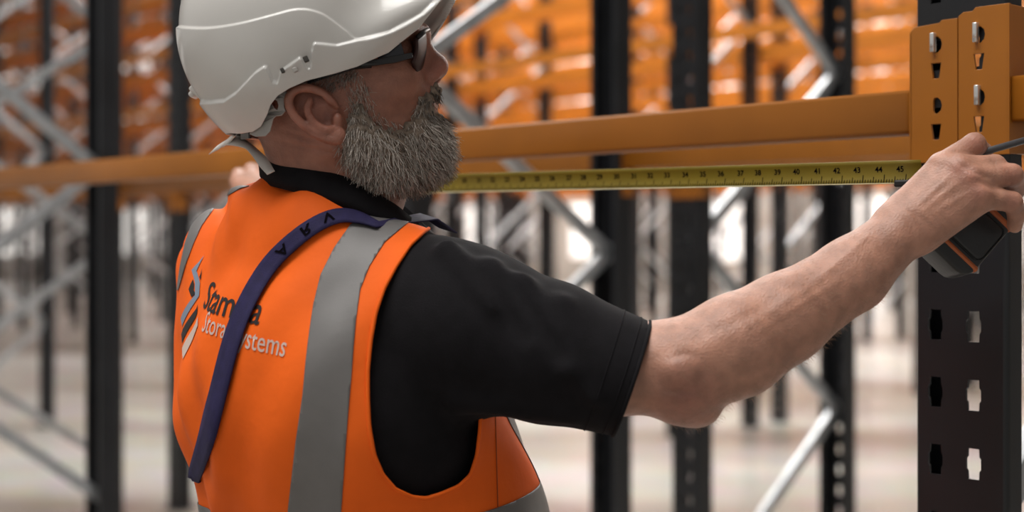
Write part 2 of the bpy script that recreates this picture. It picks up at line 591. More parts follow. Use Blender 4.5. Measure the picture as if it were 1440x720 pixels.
# hanging lamps in the far aisles
lampV = MB(); lampV.box((-0.75, -0.06, 0), (0.75, 0.06, 0.05))
LD = lampV.data('diffuser', 'lamp')
lb = MB(); lb.box((-0.8, -0.08, 0.05), (0.8, 0.08, 0.12)); LB = lb.data('housing', 'lampbody')
lr = MB(); lr.tube([(-0.6, 0, 0.1), (-0.6, 0, 2.6)], 0.006, 6); lr.tube([(0.6, 0, 0.1), (0.6, 0, 2.6)], 0.006, 6); LR = lr.data('hanger', 'lampbody')
for ly in (9.2, 13.0, 20.6):
    for k in range(7):
        e = empty('aisle_lamp', rk(-8 - k * 5.0, ly, 6.0), RACK_ROT)
        tag(e, 'bright linear lamp hanging over a far aisle', 'lamp', 'lamps over the far aisles')
        child('diffuser', LD, e); child('housing', LB, e); child('hanger', LR, e)

# ================================================================== organic modelling tools
def sd_cone(Q, p0, p1, r0, r1, flat=None):
    p0 = np.asarray(p0, np.float32); p1 = np.asarray(p1, np.float32)
    d = p1 - p0; L2 = max(float(d @ d), 1e-12)
    A = Q - p0
    t = np.clip((A @ d) / L2, 0, 1)
    O = A - t[..., None] * d
    if flat is not None:                      # (axis, factor): thinner along that axis
        ax = np.asarray(flat[0], np.float32); ax = ax / np.linalg.norm(ax)
        c = O @ ax
        O = O + (c * (1 / flat[1] - 1))[..., None] * ax
    return np.sqrt((O * O).sum(-1)) - (r0 + (r1 - r0) * t)


def sd_ell(Q, c, rad, R=None):
    A = Q - np.asarray(c, np.float32)
    if R is not None: A = A @ np.asarray(R, np.float32)
    rad = np.asarray(rad, np.float32)
    k0 = np.sqrt(((A / rad) ** 2).sum(-1)); k1 = np.sqrt(((A / rad ** 2) ** 2).sum(-1)) + 1e-9
    return k0 * (k0 - 1) / k1


def smin(a, b, k):
    if k <= 0: return np.minimum(a, b)
    h = np.clip(0.5 + 0.5 * (b - a) / k, 0, 1)
    return b * (1 - h) + a * h - k * h * (1 - h)


class Field:
    def __init__(s, lo, hi, h):
        s.lo = np.array(lo, float); s.h = h
        s.n = np.ceil((np.array(hi) - s.lo) / h).astype(int) + 1
        s.D = np.full(s.n, 0.5, np.float32)

    def win(s, lo, hi):
        a = np.clip(np.floor((np.array(lo) - s.lo) / s.h).astype(int), 0, s.n)
        b = np.clip(np.ceil((np.array(hi) - s.lo) / s.h).astype(int) + 1, 0, s.n)
        if (b <= a).any(): return None, None
        sl = tuple(slice(x, y) for x, y in zip(a, b))
        ax = [(s.lo[i] + s.h * np.arange(a[i], b[i])).astype(np.float32) for i in range(3)]
        G = np.stack(np.meshgrid(*ax, indexing='ij'), -1)
        return sl, G

    def apply(s, lo, hi, fn, k, sub=False):
        m = k + 3 * s.h
        sl, G = s.win(np.array(lo) - m, np.array(hi) + m)
        if sl is None: return s
        d = fn(G)
        if sub: s.D[sl] = -smin(-s.D[sl], d, k)
        else: s.D[sl] = smin(s.D[sl], d, k)
        return s

    def cone(s, p0, p1, r0, r1, k=0.01, sub=False, flat=None):
        p0 = np.array(p0); p1 = np.array(p1); r = max(r0, r1)
        return s.apply(np.minimum(p0, p1) - r, np.maximum(p0, p1) + r, lambda G: sd_cone(G, p0, p1, r0, r1, flat), k, sub)

    def chain(s, pts, rads, k=0.006, sub=False):
        for i in range(len(pts) - 1):
            s.cone(pts[i], pts[i + 1], rads[i], rads[i + 1], k if i == 0 else min(k, 0.004), sub)
        return s

    def ell(s, c, rad, k=0.01, sub=False, R=None):
        c = np.array(c); r = max(rad)
        return s.apply(c - r, c + r, lambda G: sd_ell(G, c, rad, R), k, sub)

    def mesh(s, smooth=2):
        D = s.D; S = D < 0
        n = s.n
        cnt = np.zeros(n - 1, np.uint8)
        offs = [(i, j, k) for i in (0, 1) for j in (0, 1) for k in (0, 1)]
        for (i, j, k) in offs:
            cnt += S[i:n[0] - 1 + i, j:n[1] - 1 + j, k:n[2] - 1 + k]
        cells = np.argwhere((cnt > 0) & (cnt < 8))
        vid = np.full(n - 1, -1, np.int32)
        vid[tuple(cells.T)] = np.arange(len(cells))
        val = np.stack([D[cells[:, 0] + i, cells[:, 1] + j, cells[:, 2] + k] for (i, j, k) in offs], 1)
        acc = np.zeros((len(cells), 3)); c = np.zeros(len(cells))
        oc = np.array(offs, float)
        for a in range(8):
            for b in range(a + 1, 8):
                if np.abs(oc[a] - oc[b]).sum() != 1: continue
                x = (val[:, a] < 0) != (val[:, b] < 0)
                t = np.where(x, val[:, a] / np.where(x, val[:, a] - val[:, b], 1), 0)
                acc += np.where(x[:, None], oc[a] + t[:, None] * (oc[b] - oc[a]), 0); c += x
        V = s.lo + s.h * (cells + acc / c[:, None])
        F = []
        for ax in range(3):
            sl0 = [slice(None)] * 3; sl1 = [slice(None)] * 3
            sl0[ax] = slice(0, n[ax] - 1); sl1[ax] = slice(1, n[ax])
            a = S[tuple(sl0)]; b = S[tuple(sl1)]
            E = np.argwhere(a != b)
            o1, o2 = [(1, 2), (2, 0), (0, 1)][ax]
            ok = (E[:, o1] > 0) & (E[:, o2] > 0) & (E[:, o1] < n[o1] - 1) & (E[:, o2] < n[o2] - 1)
            E = E[ok]; ins = a[tuple(E.T)]
            q = []
            for (d1, d2) in ((-1, -1), (0, -1), (0, 0), (-1, 0)):
                I = E.copy(); I[:, o1] += d1; I[:, o2] += d2
                q.append(vid[tuple(I.T)])
            q = np.stack(q, 1)
            q[~ins] = q[~ins][:, ::-1]
            F.append(q)
        F = np.concatenate(F); F = F[(F >= 0).all(1)]
        V = smooth_mesh(V, F, smooth)
        return V, F


def quad_edges(F):
    n = F.shape[1]
    E = np.concatenate([F[:, [i, (i + 1) % n]] for i in range(n)])
    E.sort(axis=1)
    return np.unique(E, axis=0)


def smooth_mesh(V, F, it=2, lam=0.5, mu=-0.52):
    if it <= 0: return V
    E = quad_edges(F)
    deg = np.bincount(E.ravel(), minlength=len(V)).astype(float)[:, None]
    deg[deg == 0] = 1
    V = V.copy()
    for _ in range(it):
        for f in (lam, mu):
            A = np.zeros_like(V)
            for c in range(3):
                A[:, c] = np.bincount(E[:, 0], V[E[:, 1], c], len(V)) + np.bincount(E[:, 1], V[E[:, 0], c], len(V))
            V = V + f * (A / deg - V)
    return V


def tri(F):
    F = np.asarray(F)
    if F.shape[1] == 3: return F
    return np.concatenate([F[:, [0, 1, 2]], F[:, [0, 2, 3]]])


def normals(V, T):
    T = tri(T)
    fn = np.cross(V[T[:, 1]] - V[T[:, 0]], V[T[:, 2]] - V[T[:, 0]])
    N = np.zeros_like(V)
    for c in range(3):
        for k in range(3):
            N[:, c] += np.bincount(T[:, k], fn[:, c], len(V))
    return N / (np.linalg.norm(N, axis=1)[:, None] + 1e-12)


def clip(V, T, g, A=None):
    """keep the part of the triangle mesh where g < 0, cut cleanly along g = 0; A = per vertex data carried along"""
    T = tri(T); s = g < 0; c = s[T].sum(1)
    keep = T[c == 3]
    newV = []; cache = {}; out = []; pairs = []
    base = len(V)

    def cut(a, b):
        k = (a, b) if a < b else (b, a)
        if k not in cache:
            a_, b_ = k; t = g[a_] / (g[a_] - g[b_])
            cache[k] = base + len(pairs); pairs.append((a_, b_, t))
        return cache[k]
    for t in T[(c == 1) | (c == 2)]:
        i = [int(x) for x in t]; f = [bool(s[x]) for x in i]
        if sum(f) == 1:
            k = f.index(True); a, b, d = i[k], i[(k + 1) % 3], i[(k + 2) % 3]
            out.append((a, cut(a, b), cut(a, d)))
        else:
            k = f.index(False); a, b, d = i[k], i[(k + 1) % 3], i[(k + 2) % 3]
            p, q = cut(a, b), cut(a, d)
            out.append((b, d, q)); out.append((b, q, p))
    if pairs:
        pa = np.array([p[0] for p in pairs]); pb = np.array([p[1] for p in pairs]); pt = np.array([p[2] for p in pairs])[:, None]
        V2 = np.concatenate([V, V[pa] * (1 - pt) + V[pb] * pt])
        if A is not None: A = np.concatenate([A, A[pa] * (1 - pt) + A[pb] * pt])
    else: V2 = V
    T2 = np.concatenate([keep, np.array(out, int).reshape(-1, 3)])
    used = np.unique(T2); mp = np.full(len(V2), -1); mp[used] = np.arange(len(used))
    if A is not None: return V2[used], mp[T2], A[used]
    return V2[used], mp[T2]


def boundary_loops(T):
    T = np.asarray(T)
    H = np.concatenate([T[:, [0, 1]], T[:, [1, 2]], T[:, [2, 0]]])
    keys = {(int(a), int(b)) for a, b in H}
    nxt = {a: b for a, b in keys if (b, a) not in keys}
    loops = []
    while nxt:
        a0 = next(iter(nxt)); L = [a0]; b = nxt.pop(a0)
        while b in nxt and b != a0:
            L.append(b); b = nxt.pop(b)
        loops.append((L, b == a0))
    return loops


def smooth_loop(Pn, it=4, closed=True):
    Pn = np.array(Pn)
    for _ in range(it):
        if closed: Pn = 0.5 * Pn + 0.25 * (np.roll(Pn, 1, 0) + np.roll(Pn, -1, 0))
        else:
            Q = Pn.copy(); Q[1:-1] = 0.5 * Pn[1:-1] + 0.25 * (Pn[:-2] + Pn[2:]); Pn = Q
    return Pn


def solidify(o, t, offset=-1):
    md = o.modifiers.new('thickness', 'SOLIDIFY'); md.thickness = t; md.offset = offset
    return o


def interp(x, pts, i, j):
    pts = sorted(pts, key=lambda p: p[i])
    return np.interp(x, [p[i] for p in pts], [p[j] for p in pts])


def poly_sd(U, Vv, poly):
    """signed distance to a closed 2-D polygon, negative inside"""
    poly = np.array(poly, float); d = np.full(U.shape, 1e9); ins = np.zeros(U.shape, bool)
    for a, b in zip(poly, np.roll(poly, -1, 0)):
        e = b - a; px_, py_ = U - a[0], Vv - a[1]
        t = np.clip((px_ * e[0] + py_ * e[1]) / (e @ e + 1e-12), 0, 1)
        d = np.minimum(d, np.hypot(px_ - t * e[0], py_ - t * e[1]))
        c = ((a[1] > Vv) != (b[1] > Vv)) & (U < (b[0] - a[0]) * (Vv - a[1]) / (b[1] - a[1] + 1e-12) + a[0])
        ins ^= c
    return np.where(ins, -d, d)


def catmull(pts, n=12):
    p = np.array(pts, float); p = np.concatenate([[2 * p[0] - p[1]], p, [2 * p[-1] - p[-2]]])
    out = []
    for i in range(1, len(p) - 2):
        for t in np.linspace(0, 1, n, endpoint=False):
            a, b, c, d = p[i - 1:i + 3]
            out.append(0.5 * (2 * b + (c - a) * t + (2 * a - 5 * b + 4 * c - d) * t * t + (3 * b - a - 3 * c + d) * t ** 3))
    out.append(p[-2]); return np.array(out)


# ------------------------------------------------------------------ materials of the person
M['skin'] = mat('skin', (0.48, 0.25, 0.17), 0.45, 0, 0.26, 60, 0.40, 420, sss=0.12, attr='tint')
M['shirt'] = mat('black_polo_cloth', (0.0068, 0.006, 0.0075), 0.9, 0, 0.15, 60, 0.25, 900, spec=0.2)
M['vest'] = mat('orange_vest_cloth', (0.90, 0.135, 0.008), 0.72, 0, 0.05, 12, 0.5, 38, spec=0.25)
M['reflective'] = mat('grey_reflective_tape', (0.155, 0.148, 0.145), 0.5, 0.0, 0.06, 30, 0.08, 900, spec=0.5)
M['piping'] = mat('dark_brown_piping', (0.030, 0.012, 0.008), 0.8, spec=0.2)
M['seam'] = mat('vest_seam_thread', (0.35, 0.06, 0.006), 0.8)
M['navy'] = mat('navy_webbing', (0.018, 0.014, 0.062), 0.75, 0, 0.15, 80, 0.3, 900, spec=0.3)
M['print_dark'] = mat('dark_print', (0.004, 0.003, 0.005), 0.95, spec=0.05)
M['print_black'] = mat('black_letters', (0.016, 0.012, 0.012), 0.6)
M['print_white'] = mat('white_letters', (0.60, 0.46, 0.40), 0.6)
M['print_blue'] = mat('blue_grey_logo', (0.20, 0.25, 0.33), 0.6)
M['helmet'] = mat('white_helmet_plastic', (0.60, 0.585, 0.56), 0.2, 0, spec=0.5, coat=0.3)
M['harness'] = mat('grey_harness_plastic', (0.36, 0.34, 0.32), 0.5)
M['strap'] = mat('pale_strap_webbing', (0.62, 0.58, 0.54), 0.7)
M['hole'] = mat('dark_slot', (0.05, 0.045, 0.04), 0.8)
M['beard'] = mat('grey_beard_hair', (0.3, 0.27, 0.24), 0.6, attr='tint', spec=0.3)
M['beard_base'] = mat('beard_undergrowth', (0.21, 0.165, 0.13), 0.9, 0, 0.3, 160, 0.5, 300, spec=0.1)
M['glass_dark'] = mat('dark_lens', (0.012, 0.013, 0.02), 0.12)
M['lens_brown'] = mat('brown_lens', (0.035, 0.013, 0.011), 0.45, spec=0.3)
M['frame_black'] = mat('black_plastic', (0.012, 0.011, 0.012), 0.35)
M['tape_black'] = mat('black_rubber_case', (0.012, 0.012, 0.013), 0.45, 0, 0.2, 40, 0.1, 300)
M['tape_orange'] = mat('orange_rubber_bumper', (0.46, 0.115, 0.03), 0.55)
M['blade'] = mat('yellow_blade', (0.20, 0.145, 0.010), 0.4, 0, 0.06, 30)
M['blade_edge_glint'] = mat('blade_edge_glint', (0.80, 0.74, 0.45), 0.3)
M['pen'] = mat('grey_pen', (0.055, 0.055, 0.06), 0.4)
M['trouser'] = mat('dark_work_trousers', (0.016, 0.017, 0.022), 0.85, 0, 0.15, 30)
M['boot'] = mat('brown_boot_leather', (0.05, 0.03, 0.018), 0.6, 0, 0.2, 30)
M['sole'] = mat('boot_sole', (0.012, 0.012, 0.012), 0.8)
M['eye'] = mat('eye', (0.7, 0.68, 0.64), 0.2)

# ------------------------------------------------------------------ person: frame of the body
MX, MY = -0.155, 1.615
FW = np.array([0.743, 0.669, 0.0]); RW = np.array([0.669, -0.743, 0.0])     # forward, his right


def mw(r, f, z):
    return np.array([MX, MY, CZ]) + r * RW + f * FW + np.array([0, 0, z])


def man_rf(V):
    d = V - np.array([MX, MY, CZ])
    return d @ RW, d @ FW, d[:, 2]


person = empty('person', (MX, MY, 0))
tag(person, 'man in white helmet and orange hi-vis vest stretching a tape along the rack beam', 'person')

YH = 1.555


def mir(p):
    q = np.array(p); q[1] = 2 * YH - q[1]; return q


# ---- head and neck
fh = Field((-0.40, 1.42, CZ - 0.06), (-0.05, 1.70, CZ + 0.32), 0.0022)
fh.ell(P(440, 60, YH), (0.104, 0.078, 0.095), 0.01)
fh.ell(P(425, 125, YH), (0.066, 0.066, 0.065), 0.02)
fh.ell(P(520, 100, YH), (0.061, 0.063, 0.088), 0.02)
fh.ell(P(495, 150, YH), (0.065, 0.062, 0.06), 0.02)
fh.ell(P(572, 150, YH), (0.034, 0.036, 0.042), 0.02)
for m in (lambda p: p, mir):
    fh.ell(m(P(548, 112, YH - 0.036)), (0.030, 0.026, 0.024), 0.018)
    fh.cone(m(P(474, 195, YH - 0.052)), m(P(592, 215, YH - 0.016)), 0.021, 0.022, 0.02)
    fh.cone(m(P(590, 46, YH - 0.006)), m(P(566, 44, YH - 0.045)), 0.011, 0.010, 0.010)       # brow
    fh.ell(m(P(574, 70, YH - 0.033)), (0.012, 0.013, 0.011), 0.008, sub=True)                 # eye socket
    fh.ell(m(P(566, 71, YH - 0.031)), (0.0125, 0.0125, 0.0125), 0.003)                        # eyeball under lids
    fh.ell(m(P(603, 106, YH - 0.0125)), (0.0125, 0.0075, 0.0085), 0.006)                      # nostril wing
fh.cone(P(588, 58, YH), P(611, 90, YH), 0.0085, 0.0115, 0.010)                                # nose bridge
fh.ell(P(614, 95, YH), (0.0125, 0.0125, 0.0115), 0.008)
fh.cone(P(607, 110, YH), P(600, 118, YH), 0.007, 0.008, 0.008)
for s_ in (-1, 1):
    fh.ell(P(611, 112, YH + 0.0068 * s_), (0.0055, 0.0036, 0.0045), 0.002, sub=True)
fh.cone(P(602, 150, YH + 0.02), P(602, 150, YH - 0.02), 0.006, 0.006, 0.006)                  # lips
fh.cone(P(600, 163, YH + 0.018), P(600, 163, YH - 0.018), 0.007, 0.007, 0.006)
fh.ell(P(592, 212, YH), (0.022, 0.024, 0.02), 0.012)                                          # chin
fh.cone(P(445, 150, YH), P(466, 262, YH + 0.02), 0.064, 0.064, 0.02)                          # neck
fh.cone(P(470, 175, YH), P(500, 265, YH + 0.02), 0.058, 0.056, 0.03)
# ears
for m in (lambda p: p, mir):
    yb = YH - 0.074
    la = np.array([0.62, 0, -0.78]); pa = np.array([0.78, 0, 0.62]); R = np.stack([la, pa, np.cross(la, pa)], 1)
    fh.ell(m(P(448, 160, yb)), (0.033, 0.020, 0.0065), 0.008, R=R)
    hx = [(472, 150, -.006), (457, 134, -.011), (436, 124, -.013), (416, 126, -.014), (406, 139, -.014), (410, 156, -.013), (424, 173, -.012), (442, 187, -.011), (460, 196, -.009), (474, 198, -.007)]
    pts = catmull([P(u, v, yb + s_) for u, v, s_ in hx], 3)
    for i in range(len(pts) - 1):
        fh.cone(m(pts[i]), m(pts[i + 1]), 0.0042, 0.0042, 0.0025)
    fh.ell(m(P(474, 190, yb - 0.006)), (0.0095, 0.005, 0.009), 0.005)                         # lobe
    fh.ell(m(P(459, 163, yb - 0.010)), (0.0135, 0.009, 0.0125), 0.003, sub=True)             # concha
    fh.cone(m(P(424, 148, yb - 0.010)), m(P(450, 139, yb - 0.010)), 0.004, 0.003, 0.004, sub=True)
    ah = [(436, 140, -.011), (432, 154, -.012), (440, 170, -.012), (456, 182, -.011), (466, 182, -.009)]
    pts = catmull([P(u, v, yb + s_) for u, v, s_ in ah], 3)
    for i in range(len(pts) - 1):
        fh.cone(m(pts[i]), m(pts[i + 1]), 0.0034, 0.0034, 0.003)
    fh.ell(m(P(475, 168, yb - 0.006)), (0.0055, 0.006, 0.007), 0.004)                        # tragus
HV, HF = fh.mesh(2)


# ---- right arm and hand
fa = Field((-0.13, 1.28, CZ - 0.26), (0.56, 1.62, CZ + 0.14), 0.0023)
SH = P(640, 430, 1.50); EL = P(962, 520, 1.42)
fa.cone(SH, P(860, 516, 1.428), 0.050, 0.0475, 0.01)
fa.cone(P(860, 516, 1.428), P(960, 520, 1.42), 0.0475, 0.046, 0.01)
fa.cone(P(960, 518, 1.42), P(1035, 487, 1.425), 0.046, 0.0485, 0.02)
fa.cone(P(1035, 485, 1.425), P(1100, 449, 1.437), 0.0478, 0.0435, 0.02)
fa.cone(P(1100, 449, 1.437), P(1198, 386, 1.455), 0.0435, 0.0365, 0.015)
fa.cone(P(1198, 386, 1.455), P(1262, 330, 1.468), 0.0365, 0.0290, 0.012)
fa.ell(P(962, 566, 1.425), (0.024, 0.024, 0.021), 0.018)                  # point of the elbow
fa.ell(P(985, 575, 1.43), (0.018, 0.02, 0.016), 0.015)
fa.ell(P(956, 519, 1.377), (0.015, 0.010, 0.010), 0.012)                  # outer bump
fa.cone(P(990, 500, 1.388), P(1105, 430, 1.405), 0.010, 0.006, 0.014)     # forearm muscle
fa.ell(P(1258, 338, 1.447), (0.014, 0.011, 0.013), 0.010)                 # wrist bone
WR = P(1264, 326, 1.468)
k9 = [((1325, 236, 1.477), 0.0155), ((1347, 240, 1.466), 0.0155), ((1364, 254, 1.459), 0.0155), ((1375, 277, 1.456), 0.0145)]
st = [((1262, 312, 1.474), 0.022), ((1268, 320, 1.466), 0.023), ((1276, 326, 1.463), 0.023), ((1292, 327, 1.462), 0.020)]
for (kp, kr), (sp_, sr) in zip(k9, st):
    fa.cone(P(*sp_), P(*kp), sr, kr, 0.012)
fa.cone(P(1300, 322, 1.463), P(1372, 282, 1.458), 0.0195, 0.0135, 0.012)
fing = [
    ([(1325, 234, 1.477), (1370, 203, 1.497), (1382, 214, 1.525), (1374, 236, 1.545)], [0.0142, 0.0118, 0.0100, 0.0085]),
    ([(1347, 238, 1.466), (1399, 233, 1.478), (1408, 250, 1.507), (1396, 272, 1.525)], [0.0145, 0.0112, 0.0098, 0.0086]),
    ([(1364, 252, 1.459), (1423, 246, 1.470), (1430, 263, 1.497), (1420, 288, 1.515)], [0.0145, 0.0112, 0.0098, 0.0086]),
    ([(1375, 275, 1.456), (1423, 284, 1.460), (1430, 300, 1.472), (1427, 317, 1.482)], [0.0136, 0.0104, 0.0092, 0.0080]),
]
for pts, rr in fing:
    fa.chain([P(*p) for p in pts], rr, 0.005)
for (kp, kr) in k9:                                                       # knuckles
    q = P(*kp) + np.array([0, -0.009, 0.004]); fa.ell(q, (0.0085, 0.0075, 0.0075), 0.008)
# thumb on the far side of the tape case
fa.chain([P(1272, 300, 1.482), P(1300, 272, 1.53), P(1340, 262, 1.556), P(1370, 262, 1.566)], [0.019, 0.0145, 0.0115, 0.0095], 0.010)
AV, AF = fa.mesh(2)

# ---- left arm reaching to the tape end
LH = np.array([-0.40, 2.235, CZ + 0.085])
LS = mw(-0.175, -0.045, -0.045)
LE = LS + np.array([-0.03, 0.25, -0.10])
fl = Field((-0.56, 1.60, CZ - 0.26), (-0.22, 2.42, CZ + 0.20), 0.0032)
fl.cone(LS, LE, 0.055, 0.046, 0.01)
fl.cone(LE, LE + (LH - LE) * 0.35, 0.046, 0.045, 0.015)
fl.cone(LE + (LH - LE) * 0.35, LE + (LH - LE) * 0.78, 0.045, 0.030, 0.015)
LWp = LE + (LH - LE) * 0.78
hd = LH - LWp; hd /= np.linalg.norm(hd); hs = np.array([1.0, 0.1, 0.2]); hs -= hd * hs.dot(hd); hs /= np.linalg.norm(hs); hu = np.cross(hs, hd)
fl.cone(LWp, LWp + hd * 0.05, 0.030, 0.030, 0.012, flat=(hu, 0.8))
for j, (o_, Lf) in enumerate(((0.030, .085), (0.010, .095), (-0.011, .09), (-0.031, .072))):
    b0 = LWp + hd * 0.03 + hs * o_ * 0.6; b1 = LWp + hd * 0.085 + hs * o_
    fl.cone(b0, b1, 0.017, 0.0125, 0.012)
    p1 = b1 + hd * Lf * 0.40 - hu * 0.008; p2 = p1 + hd * Lf * 0.18 - hu * 0.026; p3 = p2 - hd * 0.012 - hu * 0.022
    fl.chain([b1, p1, p2, p3], [0.0125, 0.0105, 0.0095, 0.0082], 0.005)
tb = LWp + hs * 0.024 + hd * 0.015 - hu * 0.008
fl.chain([tb, tb + hs * 0.022 + hd * 0.035 - hu * 0.012, tb + hs * 0.022 + hd * 0.068 - hu * 0.024, tb + hs * 0.012 + hd * 0.094 - hu * 0.032], [0.018, 0.0135, 0.0115, 0.009], 0.010)
LV, LF = fl.mesh(1)
# ---- trunk and legs under the clothes (coarse, closed)
fb = Field((-0.62, 1.20, 0.02), (0.30, 2.05, CZ + 0.06), 0.012)
fb.ell(mw(0, -0.045, -0.14), (0.115, 0.115, 0.15), 0.03)
fb.ell(mw(0, 0.0, -0.38), (0.12, 0.12, 0.20), 0.05)
fb.cone(mw(-0.14, -0.05, -0.07), mw(0.14, -0.045, -0.10), 0.040, 0.040, 0.04)
fb.cone(mw(0, -0.04, -0.05), P(470, 275, 1.58), 0.055, 0.05, 0.03)
HIP = {}
for s_ in (-1, 1):
    hip = mw(0.09 * s_, 0.0, -0.58); kn = mw(0.11 * s_, 0.03 + 0.02 * s_, 0.50 - CZ); an = mw(0.12 * s_, -0.03 + 0.03 * s_, 0.09 - CZ)
    HIP[s_] = (hip, kn, an)
    fb.cone(hip, kn, 0.085, 0.056, 0.03); fb.cone(kn, an, 0.055, 0.036, 0.02)
    fb.cone(an - np.array([0, 0, .02]), an + FW * 0.15 - np.array([0, 0, .035]), 0.036, 0.03, 0.02)
BV, BF = fb.mesh(1)


def join(parts):
    V = []; F = []; n = 0
    for v, f in parts:
        V.append(v); F.append(f + n); n += len(v)
    return np.concatenate(V), np.concatenate(F)




def groove(V, F, lines):
    N = normals(V, F); u, v = proj(V)
    vd = V - np.array([0, 0, CZ]); vd /= np.linalg.norm(vd, axis=1)[:, None]
    fac = np.clip(-(N * vd).sum(1) * 3, 0, 1)
    D = np.zeros(len(V))
    for pts, width, depth in lines:
        q = catmull(pts, 6) if len(pts) > 2 else np.array(pts, float)
        d = np.full(len(V), 1e9)
        L = 0; tot = len(q) - 1
        tt = np.zeros(len(V))
        for i in range(len(q) - 1):
            e = q[i + 1] - q[i]
            t = np.clip(((u - q[i, 0]) * e[0] + (v - q[i, 1]) * e[1]) / (e @ e), 0, 1)
            dd = np.hypot(u - q[i, 0] - t * e[0], v - q[i, 1] - t * e[1])
            m = dd < d; d[m] = dd[m]; tt[m] = (i + t[m]) / tot
        D += depth * np.exp(-(d / width) ** 2) * (0.3 + 0.7 * np.sin(np.pi * np.clip(tt, 0.03, 0.97)))
    return V - N * (D * fac)[:, None]


HV = groove(HV, HF, [([(388, 196), (420, 206), (470, 216)], 3, 0.0018), ([(395, 183), (430, 194), (478, 207)], 3, 0.0018), ([(415, 178), (440, 188), (470, 200)], 2.5, 0.0012),
                     ([(608, 108), (600, 116), (590, 128), (584, 145)], 4, 0.0015), ([(545, 88), (556, 94), (572, 95)], 3, 0.0008)])
AV = groove(AV, AF, [([(1277, 295), (1292, 310), (1303, 338)], 2.2, 0.0016), ([(1286, 298), (1300, 312), (1312, 334)], 2.0, 0.0014), ([(1297, 303), (1308, 315), (1318, 330)], 2.0, 0.0012),
                     ([(1308, 300), (1318, 312), (1328, 326)], 2.2, 0.0011), ([(1268, 300), (1282, 318), (1290, 342)], 2.5, 0.0010), ([(1322, 300), (1330, 310), (1338, 318)], 2.5, 0.0008),
                     ([(1295, 285), (1335, 248)], 3, -0.0009), ([(1300, 295), (1356, 250)], 3.5, -0.0010), ([(1312, 300), (1368, 268)], 3.5, -0.0009),
                     ([(1340, 222), (1352, 232), (1368, 238)], 4, 0.0014), ([(1358, 236), (1376, 244), (1398, 252)], 4, 0.0018), ([(1372, 252), (1392, 262), (1410, 270)], 4, 0.0018),
                     ([(1366, 196), (1374, 203), (1377, 212)], 2, 0.0006), ([(1394, 224), (1400, 233), (1402, 242)], 2, 0.0006), ([(1418, 236), (1424, 246), (1424, 256)], 2, 0.0006),
                     ([(940, 505), (962, 498), (985, 502)], 5, 0.0012), ([(930, 545), (955, 552), (985, 548)], 6, 0.0016), ([(990, 470), (1060, 440), (1120, 400)], 9, 0.0012),
                     ([(1010, 545), (1080, 500), (1150, 450)], 10, 0.0010), ([(1130, 410), (1200, 350), (1240, 315)], 5, -0.0010), ([(1060, 470), (1130, 425), (1180, 395)], 4, -0.0007)])
V_, F_ = join([(HV, HF), (AV, AF), (LV, LF), (BV, BF)])
body = mesh_obj('body', V_, F_, 'skin', person)


def set_tint(o, C):
    at = o.data.color_attributes.new('tint', 'FLOAT_COLOR', 'POINT')
    at.data.foreach_set('color', np.concatenate([C, np.ones((len(C), 1))], 1).astype(np.float32).ravel())


C = np.tile(np.array([0.47, 0.235, 0.16]), (len(V_), 1))
nH = len(HV)
C[:nH] = (0.35, 0.150, 0.100)                                               # ruddier face, with the helmet's shade painted into the tint
u_, v_ = proj(V_)


def blot(cu, cv, rad, colr, amt, sel):
    wgt = np.clip(1 - np.hypot(u_ - cu, v_ - cv) / rad, 0, 1) ** 1.0 * amt * sel
    C[:] = C * (1 - wgt[:, None]) + np.array(colr) * wgt[:, None]


isH = np.arange(len(V_)) < nH; isA = (np.arange(len(V_)) >= nH) & (np.arange(len(V_)) < nH + len(AV))
blot(618, 98, 40, (0.39, 0.145, 0.105), 0.8, isH); blot(445, 160, 60, (0.37, 0.135, 0.095), 0.7, isH)
blot(965, 560, 70, (0.34, 0.135, 0.10), 0.8, isA)
for kx, ky in ((1370, 200), (1347, 238), (1366, 250), (1376, 272), (1424, 286), (1424, 245)):
    blot(kx, ky, 22, (0.45, 0.185, 0.13), 0.7, isA)
set_tint(body, C)

# ------------------------------------------------------------------ clothes
RB3 = np.stack([RW, FW, np.array([0, 0, 1.0])], 1)


def torso(f, grow=0.0):
    g = grow
    f.ell(mw(0, -0.062, -0.17), (0.196 + g, 0.138 + g, 0.185 + g), 0.02, R=RB3)
    f.ell(mw(0.0, 0.012, -0.38), (0.180 + g, 0.150 + g, 0.25 + g), 0.08, R=RB3)
    f.ell(mw(0.0, 0.005, -0.60), (0.172 + g, 0.140 + g, 0.16 + g), 0.08, R=RB3)
    f.cone(mw(-0.150, -0.080, -0.046), mw(-0.05, -0.080, -0.008), 0.056 + g, 0.055 + g, 0.05)
    f.cone(mw(-0.150, -0.080, -0.046), mw(-0.138, -0.088, -0.20), 0.055 + g, 0.048 + g, 0.05)
    f.cone(mw(0.145, -0.04, -0.068), mw(0.05, -0.060, -0.056), 0.060 + g, 0.055 + g, 0.04)
    f.cone(mw(-0.05, -0.094, 0.006), mw(0.03, -0.094, -0.006), 0.05 + g, 0.05 + g, 0.03)
    return f


# shirt: trunk plus short right sleeve
SL0, SL1 = P(655, 462, 1.475), P(888, 532, 1.425)
fs = Field((-0.52, 1.22, CZ - 0.52), (0.26, 2.06, CZ + 0.10), 0.0045)
torso(fs)
fs.cone(mw(0.135, -0.03, -0.085), SL0, 0.078, 0.080, 0.03)
fs.cone(SL0, P(770, 495, 1.447), 0.080, 0.0715, 0.03)
fs.cone(P(770, 495, 1.447), P(930, 545, 1.418), 0.0715, 0.0560, 0.01)
